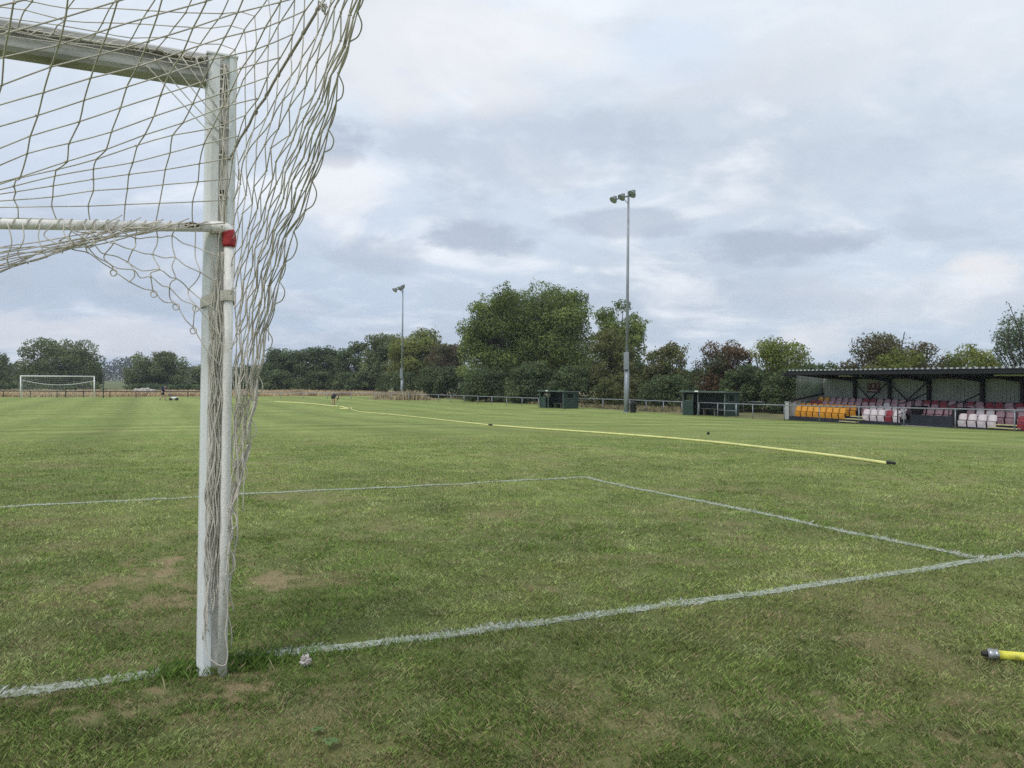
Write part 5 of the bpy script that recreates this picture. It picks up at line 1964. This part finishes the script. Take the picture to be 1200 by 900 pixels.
# gathered bunch sweeping from the bar down to the left
for q in range(13):
    x_r = 246 - q * 9; y_r = 259 + 3 * (q % 3)
    yl = 268 + q * 5.2
    pts = []
    for t in np.linspace(0, 1, 11):
        x = x_r + (-150 - x_r) * t
        y = y_r + (yl + 34 - y_r) * (t ** .92) * 1.12 - 12 * math.sin(t * math.pi) * (q % 2) * .3
        dz = zpost - .13 + (x - 262) / 262 * .30
        pts.append(bp(x + rs.normal(0, 2), y + rs.normal(0, 2.2) + 3.5 * math.sin(t * 12 + q * 2), max(dz, 2.2) + rs.normal(0, .012)))
    strand(pts, 4)
# cross cords through the bunch
for q in range(11):
    x = 8 + q * 17 + rs.normal(0, 3)
    yb = 318 - x * .33
    dz = zpost - .13 + (x - 262) / 262 * .30
    pts = [bp(x, 262, dz), bp(x + rs.normal(0, 4), 262 + (yb - 262) * .4, dz - .01), bp(x + rs.normal(2, 6), 262 + (yb - 262) * .75, dz - .01), bp(x + rs.normal(6, 5), yb, dz)]
    strand(pts, 4)
# net ties looped over the bar
for q in range(34):
    t = .03 + q * .042 + rs.normal(0, .006)
    c = bar0 + bdir * t
    st_ = bdir * (.014 + rs.normal(0, .006))
    pts = []
    for a in np.linspace(-2.2, 2.2, 9):
        pts.append(c + st_ * (a / 2.2) + (Z * math.cos(a) + side * math.sin(a)) * .0225)
    strand(pts, 2)
net.build('net', M['net'], goal)
goal_net = net
# ------------------------------------------------------------------ air
import os
hzb = MB()
zt_ = 42.0
x_, y_ = 4400.0, 4400.0
hzb.add([(-x_, -y_, -2.6), (x_, -y_, -2.6), (x_, y_, -2.6), (-x_, y_, -2.6), (-x_, -y_, zt_), (x_, -y_, zt_), (x_, y_, zt_), (-x_, y_, zt_)],
        [(0, 1, 2, 3), (4, 5, 6, 7), (0, 1, 5, 4), (1, 2, 6, 5), (2, 3, 7, 6), (3, 0, 4, 7)])
hmt = bpy.data.materials.new('thin_haze'); hmt.use_nodes = True
hn = hmt.node_tree; hn.nodes.remove(hn.nodes['Principled BSDF'])
pv = hn.nodes.new('ShaderNodeVolumePrincipled'); pv.inputs['Density'].default_value = .0003
pv.inputs['Color'].default_value = (.80, .88, 1.0, 1)
hn.links.new(pv.outputs[0], hn.nodes['Material Output'].inputs['Volume'])
hz = hzb.build('haze', hmt); hz['kind'] = 'stuff'
hz['label'] = 'thin pale air haze that softens the far trees'; hz['category'] = 'haze'

# ------------------------------------------------------------------ sky
W = bpy.data.worlds.new('World'); S.world = W; W.use_nodes = True
nt = W.node_tree; N = nt.nodes; L = nt.links
bg = N['Background']; bg.inputs['Strength'].default_value = .1
SUN_EL, SUN_AZ = R(52), R(215)
sky = N.new('ShaderNodeTexSky'); sky.sky_type = 'NISHITA'; sky.sun_disc = False
sky.sun_elevation = SUN_EL; sky.sun_rotation = SUN_AZ; sky.air_density = 1.2; sky.dust_density = 1.5
tc = N.new('ShaderNodeTexCoord')
sep = N.new('ShaderNodeSeparateXYZ'); L.new(tc.outputs['Generated'], sep.inputs[0])


def mth(op, *a, clamp=False):
    x = N.new('ShaderNodeMath'); x.operation = op; x.use_clamp = clamp
    for i, v in enumerate(a):
        if isinstance(v, (int, float)): x.inputs[i].default_value = v
        else: L.new(v, x.inputs[i])
    return x.outputs[0]


def rngw(src, lo, hi, a=0.0, c=1.0, smoothst=True):
    r = N.new('ShaderNodeMapRange')
    if smoothst: r.interpolation_type = 'SMOOTHSTEP'
    r.inputs[1].default_value = lo; r.inputs[2].default_value = hi; r.inputs[3].default_value = a; r.inputs[4].default_value = c
    L.new(src, r.inputs[0]); return r.outputs[0]


def mixw(f, a, c):
    x = N.new('ShaderNodeMix'); x.data_type = 'RGBA'
    for s, v in ((0, f), (6, a), (7, c)):
        if isinstance(v, (int, float)): x.inputs[s].default_value = v
        elif isinstance(v, tuple): x.inputs[s].default_value = (*v, 1)
        else: L.new(v, x.inputs[s])
    return x.outputs[2]


zz = mth('MAXIMUM', sep.outputs[2], 0.0)
den = mth('ADD', zz, .30)
cu = mth('DIVIDE', sep.outputs[0], den); cv = mth('DIVIDE', sep.outputs[1], den)
cb = N.new('ShaderNodeCombineXYZ'); L.new(cu, cb.inputs[0]); L.new(cv, cb.inputs[1])


def wn(scale, det, rough=.55, off=(0, 0, 0), sc=(1, 1, 1), dist=0.0):
    mp = N.new('ShaderNodeMapping'); mp.inputs['Location'].default_value = off; mp.inputs['Scale'].default_value = sc
    L.new(cb.outputs[0], mp.inputs[0])
    n = N.new('ShaderNodeTexNoise'); n.inputs['Scale'].default_value = scale; n.inputs['Detail'].default_value = det
    n.inputs['Roughness'].default_value = rough; n.inputs['Distortion'].default_value = dist
    L.new(mp.outputs[0], n.inputs['Vector']); return n.outputs[0]


K = 10.0
def kc(r_, g, b_): return (r_ * K, g * K, b_ * K)


big = wn(1.0, 4, .5, (3.1, 1.7, 0), (1, 1, 1), .3)
med = wn(2.6, 7, .55, (1.3, 8.2, 0), (.9, 1.1, 1), .5)
# height gradient of the cloud deck
hg_ = rngw(sep.outputs[2], 0.0, .42, 0, 1, False)
low = mixw(rngw(sep.outputs[0], -.45, .35), kc(.37, .46, .61), kc(.46, .55, .655))
deck = mixw(hg_, low, kc(.65, .71, .78))
deck = mixw(rngw(big, .38, .66, 0, .62), deck, kc(.43, .49, .575))
deck = mixw(rngw(med, .50, .70, 0, .7), deck, kc(.78, .81, .85))
deck = mixw(rngw(med, .44, .28, 0, .45), deck, kc(.40, .46, .55))
fine_ = wn(6.5, 9, .58, (5.5, 4.2, 0), (.9, 1.0, 1), .4)
deck = mixw(rngw(fine_, .50, .72, 0, .30), deck, kc(.76, .79, .83))
deck = mixw(rngw(fine_, .48, .30, 0, .22), deck, kc(.40, .46, .55))
thin = rngw(wn(1.1, 6, .6, (7.7, 2.2, 0), (1, 1, 1), .6), .60, .74, 0, .40)
sky_s = N.new('ShaderNodeMix'); sky_s.data_type = 'RGBA'; sky_s.inputs[0].default_value = .45
L.new(sky.outputs[0], sky_s.inputs[6]); sky_s.inputs[7].default_value = (5.2, 6.3, 7.9, 1)
col = mixw(thin, deck, sky_s.outputs[2])
# individual low clouds: ellipses in direction space with ragged edges
rag = N.new('ShaderNodeTexNoise'); rag.inputs['Scale'].default_value = 11; rag.inputs['Detail'].default_value = 8; rag.inputs['Roughness'].default_value = .6
mpr = N.new('ShaderNodeMapping'); mpr.inputs['Scale'].default_value = (1, 1, 2.2); L.new(tc.outputs['Generated'], mpr.inputs[0]); L.new(mpr.outputs[0], rag.inputs['Vector'])
CL = [(565, 280, 75, 20, .75, 'd'), (455, 298, 60, 22, .5, 'd'), (915, 286, 90, 20, .75, 'd'), (735, 262, 75, 17, .6, 'd'), (395, 165, 40, 26, .7, 'd'), (640, 180, 190, 48, .42, 'd'), (1120, 210, 230, 60, .22, 'd'),
      (200, 355, 190, 18, .35, 'd'), (540, 245, 60, 18, .3, 'd'), (1150, 312, 34, 16, .8, 'w'), (1080, 350, 150, 30, .25, 'w'), (400, 230, 60, 40, .4, 'w'), (110, 392, 190, 22, .45, 'w'), (480, 60, 210, 60, .5, 'w'), (800, 60, 80, 30, .35, 'b'),
      (960, 395, 40, 18, .45, 'w'), (900, 350, 200, 20, .25, 'd'), (1000, 60, 260, 50, .22, 'w'), (120, 300, 200, 50, .35, 'd')]
for (px, py, rx, ry, s, t) in CL:
    d = ray(px, py).normalized()
    az = math.atan2(d.x, d.y); el_ = math.asin(d.z)
    azn = mth('ARCTAN2', sep.outputs[0], sep.outputs[1]) if 'AZN' not in globals() else AZN
    AZN = azn
    eln = mth('ARCSINE', sep.outputs[2]) if 'ELN' not in globals() else ELN
    ELN = eln
    kx = F / rx / (1 + math.tan(az) ** 2) ** .5; ky = F / ry
    dx = mth('MULTIPLY', mth('SUBTRACT', azn, az), F / rx); dy = mth('MULTIPLY', mth('SUBTRACT', eln, el_), F / ry)
    q = mth('ADD', mth('MULTIPLY', dx, dx), mth('MULTIPLY', dy, dy))
    q = mth('ADD', q, mth('MULTIPLY', mth('SUBTRACT', rag.outputs[0], .5), 5.0))
    f = rngw(q, 1.6, .1, 0, min(1.0, s * 1.15))
    tgt = {'d': kc(.37, .43, .525), 'w': kc(.70, .70, .72), 'b': kc(.50, .62, .78)}[t]
    col = mixw(f, col, tgt)
L.new(col, bg.inputs[0])

sl = bpy.data.lights.new('sun', 'SUN'); sl.energy = 1.5; sl.angle = R(14); sl.color = (1, .96, .90)
so = bpy.data.objects.new('sun', sl); COL.objects.link(so)
sd_ = Vector((math.sin(SUN_AZ) * math.cos(SUN_EL), math.cos(SUN_AZ) * math.cos(SUN_EL), math.sin(SUN_EL)))
so.rotation_euler = sd_.to_track_quat('Z', 'Y').to_euler()

# ------------------------------------------------------------------ camera
cam = bpy.data.cameras.new('camera'); cam.sensor_fit = 'HORIZONTAL'; cam.sensor_width = 36; cam.lens = F / 1200 * 36
cam.clip_start = .05; cam.clip_end = 20000
co = bpy.data.objects.new('camera', cam); COL.objects.link(co)
mw = Matrix(((_r.x, _u.x, -_f.x), (_r.y, _u.y, -_f.y), (_r.z, _u.z, -_f.z))).to_4x4()
co.matrix_world = Matrix.Translation((0, 0, EYE)) @ mw
S.camera = co
S.view_settings.view_transform = 'Standard'; S.view_settings.look = 'None'; S.view_settings.exposure = .32; S.view_settings.gamma = 1
S.view_settings.use_curve_mapping = False
S.cycles.use_denoising = False; S.cycles.max_bounces = 6; S.cycles.transparent_max_bounces = 16
for o in COL.objects:
    if o.type == 'MESH' and o.parent is None and 'label' not in o and o.get('kind') is None: print('UNTAGGED', o.name)
